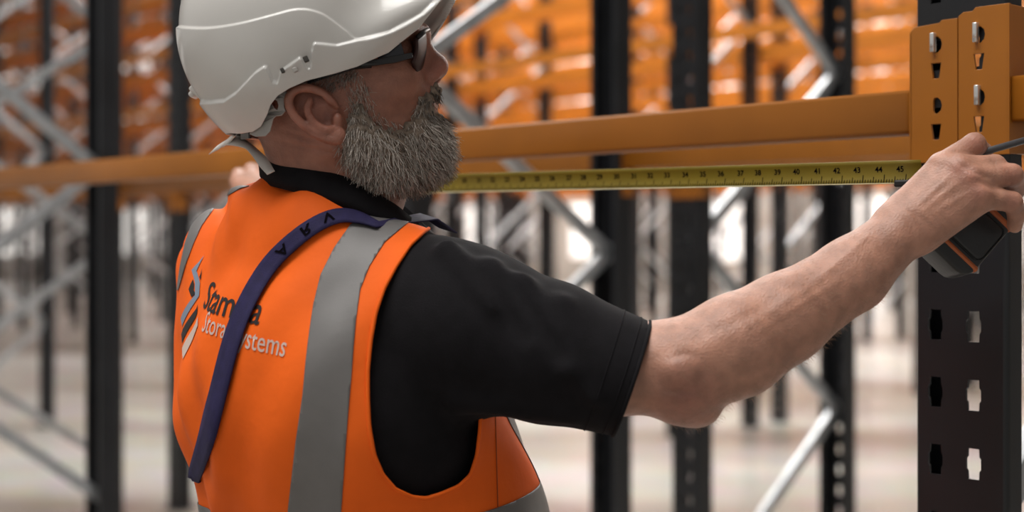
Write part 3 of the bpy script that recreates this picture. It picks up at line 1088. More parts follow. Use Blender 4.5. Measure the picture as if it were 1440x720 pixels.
# drapery in the sleeve
for a, b, r in (((690, 378, 1.42), (760, 470, 1.372), 0.010), ((735, 400, 1.41), (800, 520, 1.372), 0.010), ((630, 350, 1.43), (700, 430, 1.385), 0.009),
                ((650, 560, 1.42), (800, 580, 1.40), 0.012), ((790, 430, 1.40), (835, 560, 1.372), 0.007)):
    fs.cone(P(*a), P(*b), r, r * 0.5, 0.018)
for a, b, r in (((715, 385, 1.395), (785, 500, 1.365), 0.006), ((665, 360, 1.40), (735, 470, 1.372), 0.006)):
    fs.cone(P(*a), P(*b), r, r, 0.014, sub=True)
fs.cone(LS, LS + (LE - LS) * 0.85, 0.075, 0.064, 0.03)
SV, SF = fs.mesh(2)
cutn = SL1 - P(700, 476, 1.462); cutn = cutn / np.linalg.norm(cutn)
cutn = np.array([0.955, -0.06, 0.0]) + np.array([0, 0, -0.32]); cutn /= np.linalg.norm(cutn)
inarm = (SV - SL1) @ cutn
g = np.where(SV[:, 0] > -0.02, inarm - 0.0, -1.0)
SV, ST = clip(SV, SF, g)
lc = LS + (LE - LS) * 0.80; ln = (LE - LS) / np.linalg.norm(LE - LS)
g = np.where(SV[:, 1] > LS[1] + 0.07, (SV - lc) @ ln, -1.0)
SV, ST = clip(SV, ST, g)
r_, f_, z_ = man_rf(SV)
g = 1.0 - np.sqrt((r_ / 0.070) ** 2 + ((f_ - 0.014) / 0.088) ** 2); g = np.where(z_ > -0.04, g, -1.0)
SV, ST = clip(SV, ST, g)
shirt = mesh_obj('polo_shirt', SV, ST, 'shirt', person); solidify(shirt, 0.002)
shirt['label'] = 'black short-sleeved polo shirt'
# sleeve hem: rows of stitching as thin raised lines and the turned edge
loops = boundary_loops(ST)
for L, closed in loops:
    Q = SV[L]
    if Q[:, 0].mean() > 0.03 and len(L) > 30:
        hem = smooth_loop(Q, 3)
        mb = MB(); mb.tube(np.concatenate([hem, hem[:2]]), 0.0022, 6, False)
        o = mb.build('sleeve_hem', 'shirt', shirt, True)
for dist in (0.010, 0.028):
    g = (SV - SL1) @ cutn + dist
    sel = SV[:, 0] > 0.0
    V2, T2 = clip(SV, ST, np.where(sel, g, 1.0))
    for L, closed in boundary_loops(T2):
        Q = V2[L]
        if abs(((Q - SL1) @ cutn + dist)).max() < 0.002 and len(L) > 30:
            hem = smooth_loop(Q, 2); mb = MB(); mb.tube(np.concatenate([hem, hem[:2]]), 0.0009, 5, False)
            mb.build('hem_stitching', 'shirt', shirt, True)

# collar
ctop = [(352, 219), (365, 219), (420, 226), (470, 240), (520, 264), (560, 290), (604, 330)]
cbot = [(340, 248), (358, 254), (430, 273), (500, 297), (545, 320), (590, 343), (625, 352)]
V = []; rings = []
NT = 72
for row, (tt) in enumerate((-0.10, 0.0, 0.04, 0.35, 0.7, 1.0)):
    for i in range(NT):
        th = 2 * math.pi * i / NT
        cu = 480 + 119 * math.cos(th); Yt = 1.582 - 0.078 * math.sin(th)
        tv = interp(cu, ctop, 0, 1)
        cu2 = 480 + 128 * math.cos(th) + 6; Yb = 1.588 - 0.098 * math.sin(th)
        bv = interp(cu2, cbot, 0, 1)
        X0 = P(cu, tv, 1.50 if math.sin(th) > 0.2 else 1.55); X0[1] = Yt; X0[0] = (cu - U0) / FPX * 1.535
        X1 = P(cu2, bv, 1.50); X1[1] = Yb; X1[0] = (cu2 - U0) / FPX * 1.515
        if tt < 0:                                   # inner stand, folded in
            q = X0 + np.array([(-0.010) * math.cos(th), 0.008 * math.sin(th), -0.03])
        else:
            q = X0 * (1 - tt) + X1 * tt
            bulge = 0.005 * math.sin(math.pi * tt)
            q = q + np.array([bulge * math.cos(th), -bulge * math.sin(th), 0])
        V.append(q)
F = []
for r in range(5):
    for i in range(NT):
        j = (i + 1) % NT
        F.append((r * NT + i, (r + 1) * NT + i, (r + 1) * NT + j, r * NT + j))
col_o = mesh_obj('collar', V, F, 'shirt', shirt); solidify(col_o, 0.003, 0)

# vest
fv = Field((-0.50, 1.22, CZ - 0.62), (0.20, 2.02, CZ + 0.12), 0.0042)
torso(fv, 0.011)
fv.ell(mw(0.02, 0.035, -0.42), (0.172, 0.143, 0.24), 0.06, R=RB3)
VV, VF = fv.mesh(3)
VN = normals(VV, VF)
r_, f_, z_ = man_rf(VV)
u_, v_ = proj(VV)
# folds of the loose cloth
back = np.clip(-f_ / 0.08, 0, 1)
amp = 0.0042 * np.sin(88 * (r_ * 0.95 + z_ * 0.22) + 2.2 * np.sin(9 * z_ + 1)) * back * np.clip((0.06 - r_) / 0.12, 0, 1) * (1 - 0.75 * np.exp(-((v_ - 440) / 70) ** 2))
amp += 0.0056 * np.sin(60 * (r_ + 0.35 * z_) + 1.3 * np.sin(14 * z_)) * np.clip((-0.16 - z_) / 0.2, 0, 1) * np.clip((0.10 - r_) / 0.1, 0.15, 1)
amp += 0.0022 * np.sin(90 * (r_ * 0.5 - z_ * 0.5) + 3 * np.sin(11 * r_ + 4 * z_))
amp += 0.006 * np.exp(-((u_ - (332 - 0.10 * (v_ - 265))) / 10) ** 2) * np.clip((420 - v_) / 130, 0, 1) * (f_ < 0.02)
amp -= 0.006 * np.exp(-((u_ - (318 - 0.16 * (v_ - 265))) / 9) ** 2) * np.clip((420 - v_) / 130, 0, 1) * (f_ < 0.02)
amp += 0.006 * np.exp(-((u_ - (318 - 0.055 * (v_ - 560))) / 14) ** 2) * np.clip((v_ - 530) / 60, 0, 1) * (f_ < 0.05)
VV = VV + VN * amp[:, None]
u_, v_ = proj(VV)
# right armhole, seen from the side
AH = [(612, 316), (596, 326), (576, 345), (556, 375), (540, 405), (528, 440), (521, 480), (517, 520), (517, 560), (519, 600), (526, 640),
      (538, 668), (556, 688), (580, 699), (600, 701), (622, 694), (645, 684), (662, 668), (671, 640), (675, 605), (678, 560), (685, 480), (690, 400), (670, 340), (640, 312)]
g = poly_sd(u_, v_, AH)
g = np.where((r_ > 0.045), -g * 0.0007, -0.05)
VV, VT = clip(VV, VF, g)
r_, f_, z_ = man_rf(VV)
g = 1 - np.sqrt(((f_ + 0.035) / 0.085) ** 2 + ((z_ + 0.10) / 0.13) ** 2)
VV, VT = clip(VV, VT, np.where(r_ < -0.13, g, -1.0))
r_, f_, z_ = man_rf(VV)
g = 1.0 - np.sqrt((r_ / 0.078) ** 2 + ((f_ - 0.014) / 0.098) ** 2); g = np.where(z_ > -0.05, g, -1.0)
VV, VT = clip(VV, VT, g)
r_, f_, z_ = man_rf(VV)
g = np.where(f_ > 0.02, 0.012 + np.clip((z_ + 0.22) / 0.24, 0, 1) * 0.07 - np.abs(r_ - 0.0), -1.0)   # open V at the chest
VV, VT = clip(VV, VT, np.where(z_ > -0.24, g, -1.0))
r_, f_, z_ = man_rf(VV)
VV, VT = clip(VV, VT, -0.56 - z_)
VN = normals(VV, VT)
vest = mesh_obj('safety_vest', VV, VT, 'vest', person); solidify(vest, 0.0012)
vest['label'] = 'orange hi-vis vest with grey reflective bands'
u_, v_ = proj(VV); r_, f_, z_ = man_rf(VV)
vdir = VV - np.array([0, 0, CZ]); vdir /= np.linalg.norm(vdir, axis=1)[:, None]
facing = -(VN * vdir).sum(1)


def strip(name, g, off=0.0012, m='reflective', lab=None):
    A = VV + VN * off
    V2, T2, N2 = clip(A, VT, g, VN)
    if len(T2) == 0: return None
    o = mesh_obj(name, V2, T2, m, vest); solidify(o, 0.0006)
    if lab: o['label'] = lab
    return o


SLft = [(520, 300), (493, 316), (470, 349), (451, 387), (441, 428), (435, 470), (430, 512), (426, 555), (416, 622), (405, 720), (395, 800)]
SRgt = [(590, 300), (566, 320), (541, 341), (520, 374), (507, 407), (501, 449), (497, 491), (495, 520), (489, 592), (480, 720), (470, 800)]
gl = interp(v_, SLft, 1, 0) - u_; gr = u_ - interp(v_, SRgt, 1, 0)
belt = np.where(True, np.maximum(z_ + 0.318, -0.375 - z_), 1)
gs = np.maximum(gl, gr) * 0.0007
frontstrip = np.maximum(np.abs(r_ - 0.115) - 0.026, 0.02 - f_)
frontstrip = np.where(z_ > -0.01, np.maximum(np.abs(r_ - 0.115) - 0.026, -0.02 - f_), frontstrip)
strip('reflective_strip', np.where((facing > -0.05) & (f_ < 0.03), gs, 0.05))
strip('reflective_strip', np.where((r_ > 0) & (f_ > 0.0), frontstrip, 0.05))
LLf = [(336, 262), (322, 267), (300, 277), (284, 293), (269, 318), (261, 342), (254, 375), (249, 410)]
LRt = [(352, 262), (338, 266), (318, 277), (301, 294), (284, 318), (273, 342), (262, 372), (251, 410)]
g2 = np.maximum.reduce([interp(v_, LLf, 1, 0) - u_, u_ - interp(v_, LRt, 1, 0), 262 - v_, v_ - 408]) * 0.0007
strip('reflective_strip', np.where((facing > -0.1) & (f_ < 0.0) & (r_ < 0.02), g2, 0.05))
strip('reflective_strip', np.where((r_ < 0) & (f_ > 0.0), np.abs(r_ + 0.115) - 0.024, 0.05))
strip('reflective_belt', np.maximum(z_ + 0.286 - 0.08 * f_, -0.34 - z_ + 0.08 * f_), 0.0014)
# dark piping round the armholes and neck, side seam
for L, closed in boundary_loops(VT):
    Q = VV[L]
    rr, ff, zz = man_rf(Q)
    if zz.mean() < -0.4 or len(L) < 40: continue
    Q = smooth_loop(Q, 4, closed)
    if closed: Q = np.concatenate([Q, Q[:2]])
    if abs(rr.mean()) > 0.09:
        mb = MB(); mb.tube(Q, 0.0036, 8, False); mb.build('armhole_piping', 'piping', vest, True)
    else:
        mb = MB(); mb.tube(Q, 0.0022, 6, False); mb.build('neck_binding', 'vest', vest, True)

BVH = BVHTree.FromPolygons([tuple(v) for v in VV], [tuple(map(int, t)) for t in VT])


def hit(o, d):
    h = BVH.ray_cast(Vector(o), Vector(d))
    if h[0] is None: return None, None
    n = np.array(h[1])
    if n @ np.array(d) > 0: n = -n
    return np.array(h[0]), n


def on_vest_px(u, v, off=0.0):
    d = P(u, v, 1.0) - np.array([0, 0, CZ]); d /= np.linalg.norm(d)
    p, n = hit((0, 0, CZ), d)
    if p is None: return None, None
    return p + n * off, n


seam = [on_vest_px(696 + 0.03 * (v - 590), v, 0.0006)[0] for v in range(560, 800, 12)]
seam = [p for p in seam if p is not None]
if len(seam) > 4:
    mb = MB(); mb.tube(smooth_loop(seam, 2, False), 0.0006, 6, False); mb.build('side_seam', 'seam', vest, True)


# print on the back: laid out on the back plane, pressed onto the cloth along the forward axis
def back_plane(u, v, f=-0.191):
    # r, z of the pixel on the plane f
    p, n = on_vest_px(u, v)
    if p is not None and man_rf(p[None])[1][0] < -0.05:
        q = man_rf(p[None]); return q[0][0], q[2][0]
    k = (u - U0) / FPX
    o = np.array([MX, MY]) + f * FW[:2]
    r = (k * o[1] - o[0]) / (RW[0] - k * RW[1])
    Y = o[1] + r * RW[1]
    return r, (VH - v) / FPX * Y


def press(name, V2, F2, m, off=0.0009):
    W = []; ok = []
    for (r, z) in V2:
        p, n = hit(mw(r, -0.6, z), FW)
        ok.append(p is not None)
        W.append(p + n * off if p is not None else np.zeros(3))
    F3 = [f for f in F2 if all(ok[i] for i in f)]
    return mesh_obj(name, W, F3, m, vest)


def text_on_back(s, u0, v0, u1, v1, size, off, m, name):
    V2, F2 = text_tris(s, size, off, 0.005)
    x0, x1 = V2[:, 0].min(), V2[:, 0].max()
    a = np.array(back_plane(u0, v0)); b = np.array(back_plane(u1, v1))
    ex = (b - a) / (x1 - x0); 
    W = a + (V2[:, :1] - x0) * ex + V2[:, 1:2] * np.array([0, 1.0])
    return press(name, W, F2, m)


text_on_back('Stamina', 286, 432, 364, 457, 0.040, 0.0003, 'print_black', 'lettering')
text_on_back('Storage Systems', 284, 465, 400, 502, 0.0295, 0.0001, 'print_white', 'lettering')


def logo_band(pts_l, pts_r, m):
    A = [back_plane(*p) for p in pts_l]; B = [back_plane(*p) for p in pts_r]
    V2 = []; F2 = []
    seg = 5
    A = np.array(A); B = np.array(B)
    row = []
    for i in range(len(A) - 1):
        for t in np.linspace(0, 1, seg, endpoint=False):
            row.append((A[i] * (1 - t) + A[i + 1] * t, B[i] * (1 - t) + B[i + 1] * t))
    row.append((A[-1], B[-1]))
    for a, b in row: V2 += [a, (a + b) / 2, b]
    for i in range(len(row) - 1):
        for k in range(2):
            F2.append((3 * i + k, 3 * i + k + 1, 3 * i + 4 + k, 3 * i + 3 + k))
    press('logo', V2, F2, m)


logo_band([(281, 368), (270, 380), (275, 398), (275, 415), (255, 448)], [(288, 359), (277, 381), (282, 398), (281, 416), (257, 459)], 'print_blue')
logo_band([(283, 385), (281, 390)], [(285, 378), (283, 394)], 'print_black')
logo_band([(272, 393), (266, 407), (270, 418)], [(274, 400), (273, 408), (276, 413)], 'print_black')
logo_band([(279, 428), (277, 434), (256, 470)], [(278, 440), (276, 446), (257, 483)], 'print_black')
logo_band([(279, 446), (276, 455), (257, 490)], [(279, 458), (276, 466), (258, 505)], 'print_white')

# ------------------------------------------------------------------ shoulder strap (lanyard) across the back
cl = catmull([(531, 320), (514, 313), (498, 308), (478, 306), (455, 313), (430, 328), (405, 349), (383, 372), (363, 402), (345, 437), (332, 470), (321, 508),
              (312, 545), (303, 580), (294, 615), (284, 648), (274, 675)], 5)
wd = np.interp(np.linspace(0, 1, len(cl)), [0, 0.10, 0.2, 0.35, 0.6, 0.85, 1], [4, 7.5, 10.5, 12, 12, 11.5, 10])
rowsV = []
tg = np.gradient(cl, axis=0); tg /= np.linalg.norm(tg, axis=1)[:, None]
nrm = np.stack([-tg[:, 1], tg[:, 0]], 1)
ribV = []; ribN = []
NC = 5
for i in range(len(cl)):
    for c in np.linspace(-1, 1, NC):
        q = cl[i] + nrm[i] * wd[i] * c
        p, n = on_vest_px(q[0], q[1], 0.003)
        ribV.append(p); ribN.append(n)
last = None
for i in range(len(ribV)):
    if ribV[i] is None:
        # off the silhouette: continue from the neighbour in depth
        j = i - NC if i >= NC else i + NC
        ref = last if last is not None else P(300, 600, 1.6)
        row, c = divmod(i, NC); q = cl[row] + nrm[row] * wd[row] * np.linspace(-1, 1, NC)[c]
        ribV[i] = P(q[0], q[1], ref[1] + 0.004)
    last = ribV[i]
RB = np.array(ribV).reshape(len(cl), NC, 3)
for _ in range(6):                                # taut webbing: even out along its length
    RB[1:-1] = 0.5 * RB[1:-1] + 0.25 * (RB[:-2] + RB[2:])
RB += (np.array([0, 0, CZ + 0.3]) - RB) / np.linalg.norm(np.array([0, 0, CZ + 0.3]) - RB, axis=-1, keepdims=True) * 0.003
ext0 = [mw(0.075, 0.045, 0.005), mw(0.078, 0.015, 0.020)]
e1 = RB[-1, 2]; ext1 = [e1 + np.array(q) for q in ((0.022, 0.03, -0.004), (0.055, 0.07, -0.015), (0.095, 0.11, -0.03))]
rows_ = []
for q in ext0: rows_.append([q + np.array([0.010, 0.004, -0.003]) * c for c in np.linspace(-1, 1, NC)])
rows_ = [np.array(r) for r in rows_]
rows1 = [np.array([q + np.array([0, 0, 0.012]) * c for c in np.linspace(-1, 1, NC)]) for q in ext1]
if np.linalg.norm(rows1[0][0] - RB[-1][0]) > np.linalg.norm(rows1[0][0] - RB[-1][-1]): rows1 = [r[::-1] for r in rows1]
if np.linalg.norm(rows_[-1][0] - RB[0][0]) > np.linalg.norm(rows_[-1][0] - RB[0][-1]): rows_ = [r[::-1] for r in rows_]
RB = np.concatenate([np.array(rows_), RB, np.array(rows1)])
cl = np.zeros((len(RB), 2))
F = [(i * NC + c, i * NC + c + 1, (i + 1) * NC + c + 1, (i + 1) * NC + c) for i in range(len(cl) - 1) for c in range(NC - 1)]
lany = empty('shoulder_strap', tuple(RB[len(cl) // 2, 2]))
tag(lany, 'navy webbing strap slung diagonally across the back of the orange vest', 'strap')
o = mesh_obj('webbing', RB.reshape(-1, 3), F, 'navy', lany); solidify(o, 0.0018, 0)
# dark woven letters along the strap
dgN = np.cross(np.gradient(RB[:, 2], axis=0), RB[:, -1] - RB[:, 0]); dgN /= np.linalg.norm(dgN, axis=1)[:, None]
if (dgN[len(cl) // 2] @ (np.array([0, 0, CZ]) - RB[len(cl) // 2, 2])) < 0: dgN = -dgN
for ch, t0 in (('V', 0.24), ('R', 0.31), ('A', 0.39)):
    V2, F2 = text_tris(ch, 0.020, 0.0004, 0.01)
    V2 = V2 - V2.mean(0)
    i0 = t0 * (len(cl) - 1)
    W = []
    for x, y in V2:
        seglen = np.linalg.norm(RB[int(i0) + 1, 2] - RB[int(i0), 2])
        i = min(max(i0 - x / seglen, 0), len(cl) - 2); k = int(i); t = i - k
        c = np.clip((-y / 0.0125 * 0.5 + 0.5) * (NC - 1), 0, NC - 1.001); cc = int(c); s_ = c - cc
        A = RB[k] * (1 - t) + RB[k + 1] * t
        W.append(A[cc] * (1 - s_) + A[cc + 1] * s_ + dgN[k] * 0.0018)
    mesh_obj('lettering', W, F2, 'print_dark', lany)

# ------------------------------------------------------------------ trousers and boots
ft = Field((-0.62, 1.20, 0.02), (0.30, 2.05, CZ - 0.36), 0.009)
ft.ell(mw(0.0, 0.005, -0.58), (0.166, 0.140, 0.15), 0.03, R=RB3)
for s_ in (-1, 1):
    hip, kn, an = HIP[s_]
    ft.cone(hip, kn, 0.105, 0.075, 0.04); ft.cone(kn, an, 0.075, 0.062, 0.02)
TV, TF = ft.mesh(2)
TV, TT = clip(TV, TF, 0.085 - TV[:, 2])
o = mesh_obj('trousers', TV, TT, 'trouser', person); solidify(o, 0.002)
for s_ in (-1, 1):
    hip, kn, an = HIP[s_]
    ff = Field(an - np.array([.25, .25, .10]), an + np.array([.32, .32, .16]), 0.006)
    ff.cone(an + np.array([0, 0, .06]), an - np.array([0, 0, .03]), 0.046, 0.046, 0.01)
    ff.cone(an - np.array([0, 0, .04]), an + FW * 0.17 - np.array([0, 0, .045]), 0.046, 0.043, 0.03)
    bV, bF = ff.mesh(2); bV, bT = clip(bV, bF, 0.022 - bV[:, 2])
    bo = mesh_obj('boot', bV, bT, 'boot', person)
    so = MB(); pts = []
    for k in range(28):
        a = 2 * math.pi * k / 28
        L = 0.155 if math.cos(a) > 0 else 0.14
        q = an[:2] + FW[:2] * (0.085 + L * 0.86 * math.cos(a)) + RW[:2] * 0.049 * math.sin(a)
        pts.append(q)
    so.add([(*p, 0.0) for p in pts] + [(*p, 0.026) for p in pts],
           [tuple(range(28))[::-1], tuple(range(28, 56))] + [(k, (k + 1) % 28, 28 + (k + 1) % 28, 28 + k) for k in range(28)])
    so.build('sole', 'sole', bo)

# ------------------------------------------------------------------ helmet
def hp(u, v, Y):
    p = P(u, v, Y); return p[0], p[2]


TL = math.radians(-14)
Rb = np.array([[math.cos(TL), 0, -math.sin(TL)], [0, 1, 0], [math.sin(TL), 0, math.cos(TL)]]).T
Rb = np.stack([np.array([math.cos(math.radians(35)), 0, math.sin(math.radians(35))]), np.array([0, 1.0, 0]), np.array([-math.sin(math.radians(35)), 0, math.cos(math.radians(35))])], 1)
HC = P(425, 55, YH)


def helmet_sd(Q):
    d = sd_ell(Q, P(418, 40, YH), (0.127, 0.112, 0.130))
    d = smin(d, sd_ell(Q, P(392, 105, YH), (0.058, 0.090, 0.078)), 0.03)          # low back of the shell
    d = smin(d, sd_ell(Q, P(538, 60, YH), (0.094, 0.090, 0.036), Rb), 0.03)       # peak
    return d


NA, NE = 720, 330
az = np.linspace(0, 2 * np.pi, NA, endpoint=False); el = np.linspace(-1.25, np.pi / 2 - 0.004, NE)
AZ, ELv = np.meshgrid(az, el, indexing='ij')
DIR = np.stack([np.cos(AZ) * np.cos(ELv), np.sin(AZ) * np.cos(ELv), np.sin(ELv)], -1)
lo_, hi_ = np.full(AZ.shape, 0.02), np.full(AZ.shape, 0.30)
for _ in range(26):
    mid = 0.5 * (lo_ + hi_)
    ins = helmet_sd((HC + DIR * mid[..., None]).astype(np.float64)) < 0
    lo_ = np.where(ins, mid, lo_); hi_ = np.where(ins, hi_, mid)
rad = 0.5 * (lo_ + hi_)
for _ in range(2):
    rad[:, 1:-1] = 0.5 * rad[:, 1:-1] + 0.125 * (np.roll(rad, 1, 0) + np.roll(rad, -1, 0))[:, 1:-1] + 0.125 * (rad[:, :-2] + rad[:, 2:])
Vh = HC + DIR * rad[..., None]
ridgeA = [hp(u, v, y) for u, v, y in ((236, 36, 1.555), (250, 39, 1.55), (270, 42, 1.51), (300, 41, 1.475), (340, 34, 1.455), (380, 23, 1.445), (410, 14.5, 1.443), (430, 13, 1.443), (450, 18, 1.445),
                                      (465, 27, 1.447), (485, 42, 1.45), (503, 53.5, 1.45), (545, 42, 1.455), (590, 20, 1.48), (632, -8, 1.55), (650, -20, 1.56))]
ridgeB = [hp(u, v, y) for u, v, y in ((240, 137, 1.555), (280, 139, 1.53), (300, 140, 1.50), (318, 137, 1.475), (334, 126, 1.46), (348, 111, 1.45), (360, 99, 1.447), (372, 91, 1.445), (376, 92, 1.445), (383, 110, 1.445),
                                      (390, 112, 1.445), (394, 97, 1.445), (420, 79, 1.445), (423, 80, 1.445), (430, 93, 1.445), (434, 92, 1.445), (438, 62, 1.445), (441, 59, 1.445), (470, 61, 1.445), (500, 54, 1.45), (545, 42, 1.455),
                                      (590, 20, 1.48), (632, -8, 1.55), (650, -20, 1.56))]
rim = [hp(u, v, y) for u, v, y in ((230, 188, 1.555), (312, 188, 1.54), (318, 188, 1.53), (338, 188, 1.50), (352, 184, 1.475), (362, 176, 1.46), (371, 160, 1.45), (377, 146, 1.447), (388, 133, 1.445), (405, 123, 1.445), (430, 112, 1.445),
                                   (470, 101, 1.445), (500, 92, 1.45), (545, 72, 1.46), (590, 40, 1.485), (615, 17, 1.52), (634, -4, 1.55), (650, -18, 1.555), (680, -40, 1.56))]


def band(x, z, line, wdt):
    if line is ridgeA:
        line = [tuple(q) for q in catmull(line, 6)]
    lx = np.interp(x, [p[0] for p in line], [p[1] for p in line])
    return np.clip((lx - z) / wdt + 0.5, 0, 1)       # 1 below the line


x_, z_ = Vh[..., 0], Vh[..., 2]
sm = lambda t: t * t * (3 - 2 * t)
offs = 0.0032 * sm(band(x_, z_, ridgeA, 0.0030)) + 0.0034 * sm(band(x_, z_, ridgeB, 0.0030))
# crown rib along the top and fading at the peak
Vh = Vh + DIR * offs[..., None]
idx = np.arange(NA * NE).reshape(NA, NE)
Fh = []
a = idx[:, :-1]; b = np.roll(idx, -1, 0)[:, :-1]; c = np.roll(idx, -1, 0)[:, 1:]; d = idx[:, 1:]
Fh = np.stack([a, b, c, d], -1).reshape(-1, 4)
Vh = Vh.reshape(-1, 3)
top = len(Vh); Vh = np.concatenate([Vh, [HC + np.array([0, 0, rad[:, -1].mean()])]])
T_top = np.stack([idx[:, -1], np.roll(idx[:, -1], -1), np.full(NA, top)], 1)
Th = np.concatenate([tri(Fh), T_top])
g = np.interp(Vh[:, 0], [p[0] for p in rim], [p[1] for p in rim]) - Vh[:, 2]
Vh, Th = clip(Vh, Th, g)
helmet = empty('safety_helmet', tuple(HC))
tag(helmet, 'white hard hat with moulded side panel and short peak on the man\'s head', 'helmet')
shell = mesh_obj('shell', Vh, Th, 'helmet', helmet); solidify(shell, 0.0028)
# small accessory slots in the side
for (u, v, du, dv) in ((397, 99, 2.6, 3.6), (430, 83, 3.4, 4.2), (415, 98, 3.6, 3.4)):
    mb = MB(); c = P(u, v, 1.4405)
    sx, sz = du * 1.44 / 2000, dv * 1.44 / 2000
    mb.box((-sx, -0.0012, -sz), (sx, 0.004, sz), np.stack([np.array([.92, 0, .39]), np.array([0, 1.0, 0]), np.array([-.39, 0, .92])], 1), c, 0.0008)
    o = mb.build('accessory_slot', 'harness' if u == 415 else 'hole', shell)
# small catch at the back of the rim
mb = MB(); c = P(284, 132, 1.545)
mb.box((-0.012, -0.016, -0.005), (0.010, 0.016, 0.005), np.stack([np.array([0.75, 0, -0.66]), np.array([0, 1.0, 0]), np.array([0.66, 0, 0.75])], 1), c, 0.0025)
mb.box((-0.004, -0.010, -0.009), (0.004, 0.010, 0.009), np.stack([np.array([0.75, 0, -0.66]), np.array([0, 1.0, 0]), np.array([0.66, 0, 0.75])], 1), P(277, 128, 1.548), 0.0025)
mb.build('rear_catch', 'helmet', shell, True)
# harness: headband inside, nape piece and ring behind the ear
mb = MB()
pts = []
for i in range(49):
    a = 2 * math.pi * i / 48
    q = P(440 + 128 * math.cos(a), 100 - 24 * math.cos(a), 1.5); q[1] = YH - 0.089 * math.sin(a); q[0] = (440 + 128 * math.cos(a) - U0) / FPX * 1.53
    pts.append(q)
V = []; F = []
for q in pts: V += [q + np.array([0, 0, -0.010]), q + np.array([0, 0, 0.014])]
for i in range(48): F.append((2 * i, 2 * i + 2, 2 * i + 3, 2 * i + 1))
o = mesh_obj('headband', V, F, 'frame_black', helmet); solidify(o, 0.002, 0)
for s_ in (0, 1):
    m = (lambda p: p) if s_ == 0 else mir
    npz = [(402, 118), (402, 137), (399, 148), (401, 156), (396, 162), (388, 163), (384, 167), (379, 184), (372, 190), (356, 190), (347, 186), (350, 176), (362, 160), (374, 140), (384, 128)]
    hole = [(393, 149), (391, 156), (386, 153), (381, 146), (381, 140), (386, 139), (391, 142)]
    # plate bowed round the head
    V2, F2 = plate([((u - U0) / FPX * 1.475, -(v) / FPX * 1.475) for u, v in npz], [[((u - U0) / FPX * 1.475, -(v) / FPX * 1.475) for u, v in hole]], 0.003, 0.0007)
    W = []
    for x, y, zz in V2:
        yy = 1.472 + y + 0.9 * max(0.0, (-0.247 - x)) ** 1.0 * 0.9
        W.append(m(np.array([x, yy, CZ + VH / FPX * 1.475 + zz])))
    f2 = [f if s_ == 0 else f[::-1] for f in F2]
    mesh_obj('nape_bracket', W, f2, 'harness', helmet, False)
q = [P(352, 184, 1.505), P(340, 186, 1.555), P(352, 184, 1.605)]
q = catmull(q, 8); V = []; F = []
for p in q: V += [p + np.array([0, 0, -0.008]), p + np.array([0, 0, 0.01])]
for i in range(len(q) - 1): F.append((2 * i, 2 * i + 2, 2 * i + 3, 2 * i + 1))
o = mesh_obj('nape_strap', V, F, 'frame_black', helmet); solidify(o, 0.0025, 0)


def ribbon(name, ctr, wid, m, parent, thick=0.0012):
    """ctr: (u,v,Y) centre line, wid: half width vectors"""
    c = catmull([P(*p) for p in ctr], 8); wv = catmull(wid, 8)
    V = []; F = []
    for p, q in zip(c, wv): V += [p - q, p, p + q]
    for i in range(len(c) - 1):
        for k in range(2): F.append((3 * i + k, 3 * i + k + 1, 3 * i + 4 + k, 3 * i + 3 + k))
    o = mesh_obj(name, V, F, m, parent); solidify(o, thick, 0); return o


h3 = lambda x, y, z: (x, y, z)
ribbon('chin_strap', [(300, 211, 1.60), (312, 204, 1.595), (324, 197, 1.59), (345, 203, 1.57), (358, 214, 1.545), (370, 228, 1.525), (381, 243, 1.505)],
       [h3(.005, 0, .005), h3(.005, 0, .0055), h3(.004, .004, .006), h3(.001, .006, .004), h3(.003, .003, .003), h3(.004, .002, .004), h3(.004, 0, .002)], 'strap', helmet)
ribbon('chin_strap', [(318, 201, 1.592), (326, 195, 1.588), (336, 186, 1.57)], [h3(.003, .004, .005), h3(.003, .004, .005), h3(.003, .004, .004)], 'strap', helmet)

# ------------------------------------------------------------------ safety glasses
gl_e = empty('safety_glasses', tuple(P(575, 75, YH)))
tag(gl_e, 'dark wraparound safety glasses worn under the helmet peak', 'glasses')


def side_plate(name, poly, Yc, th, m, bow=0.0, mirror=False):
    V2, F2 = plate([((u - U0) / FPX * Yc, -v / FPX * Yc) for u, v in poly], [], th, min(0.0006, th / 4))
    xr = (565 - U0) / FPX * Yc
    W = []
    for x, y, zz in V2:
        q = np.array([x, Yc + y + bow * max(0.0, x - xr + 0.045), CZ + VH / FPX * Yc + zz])
        W.append(mir(q) if mirror else q)
    return mesh_obj(name, W, [f[::-1] for f in F2] if mirror else F2, m, gl_e, False)


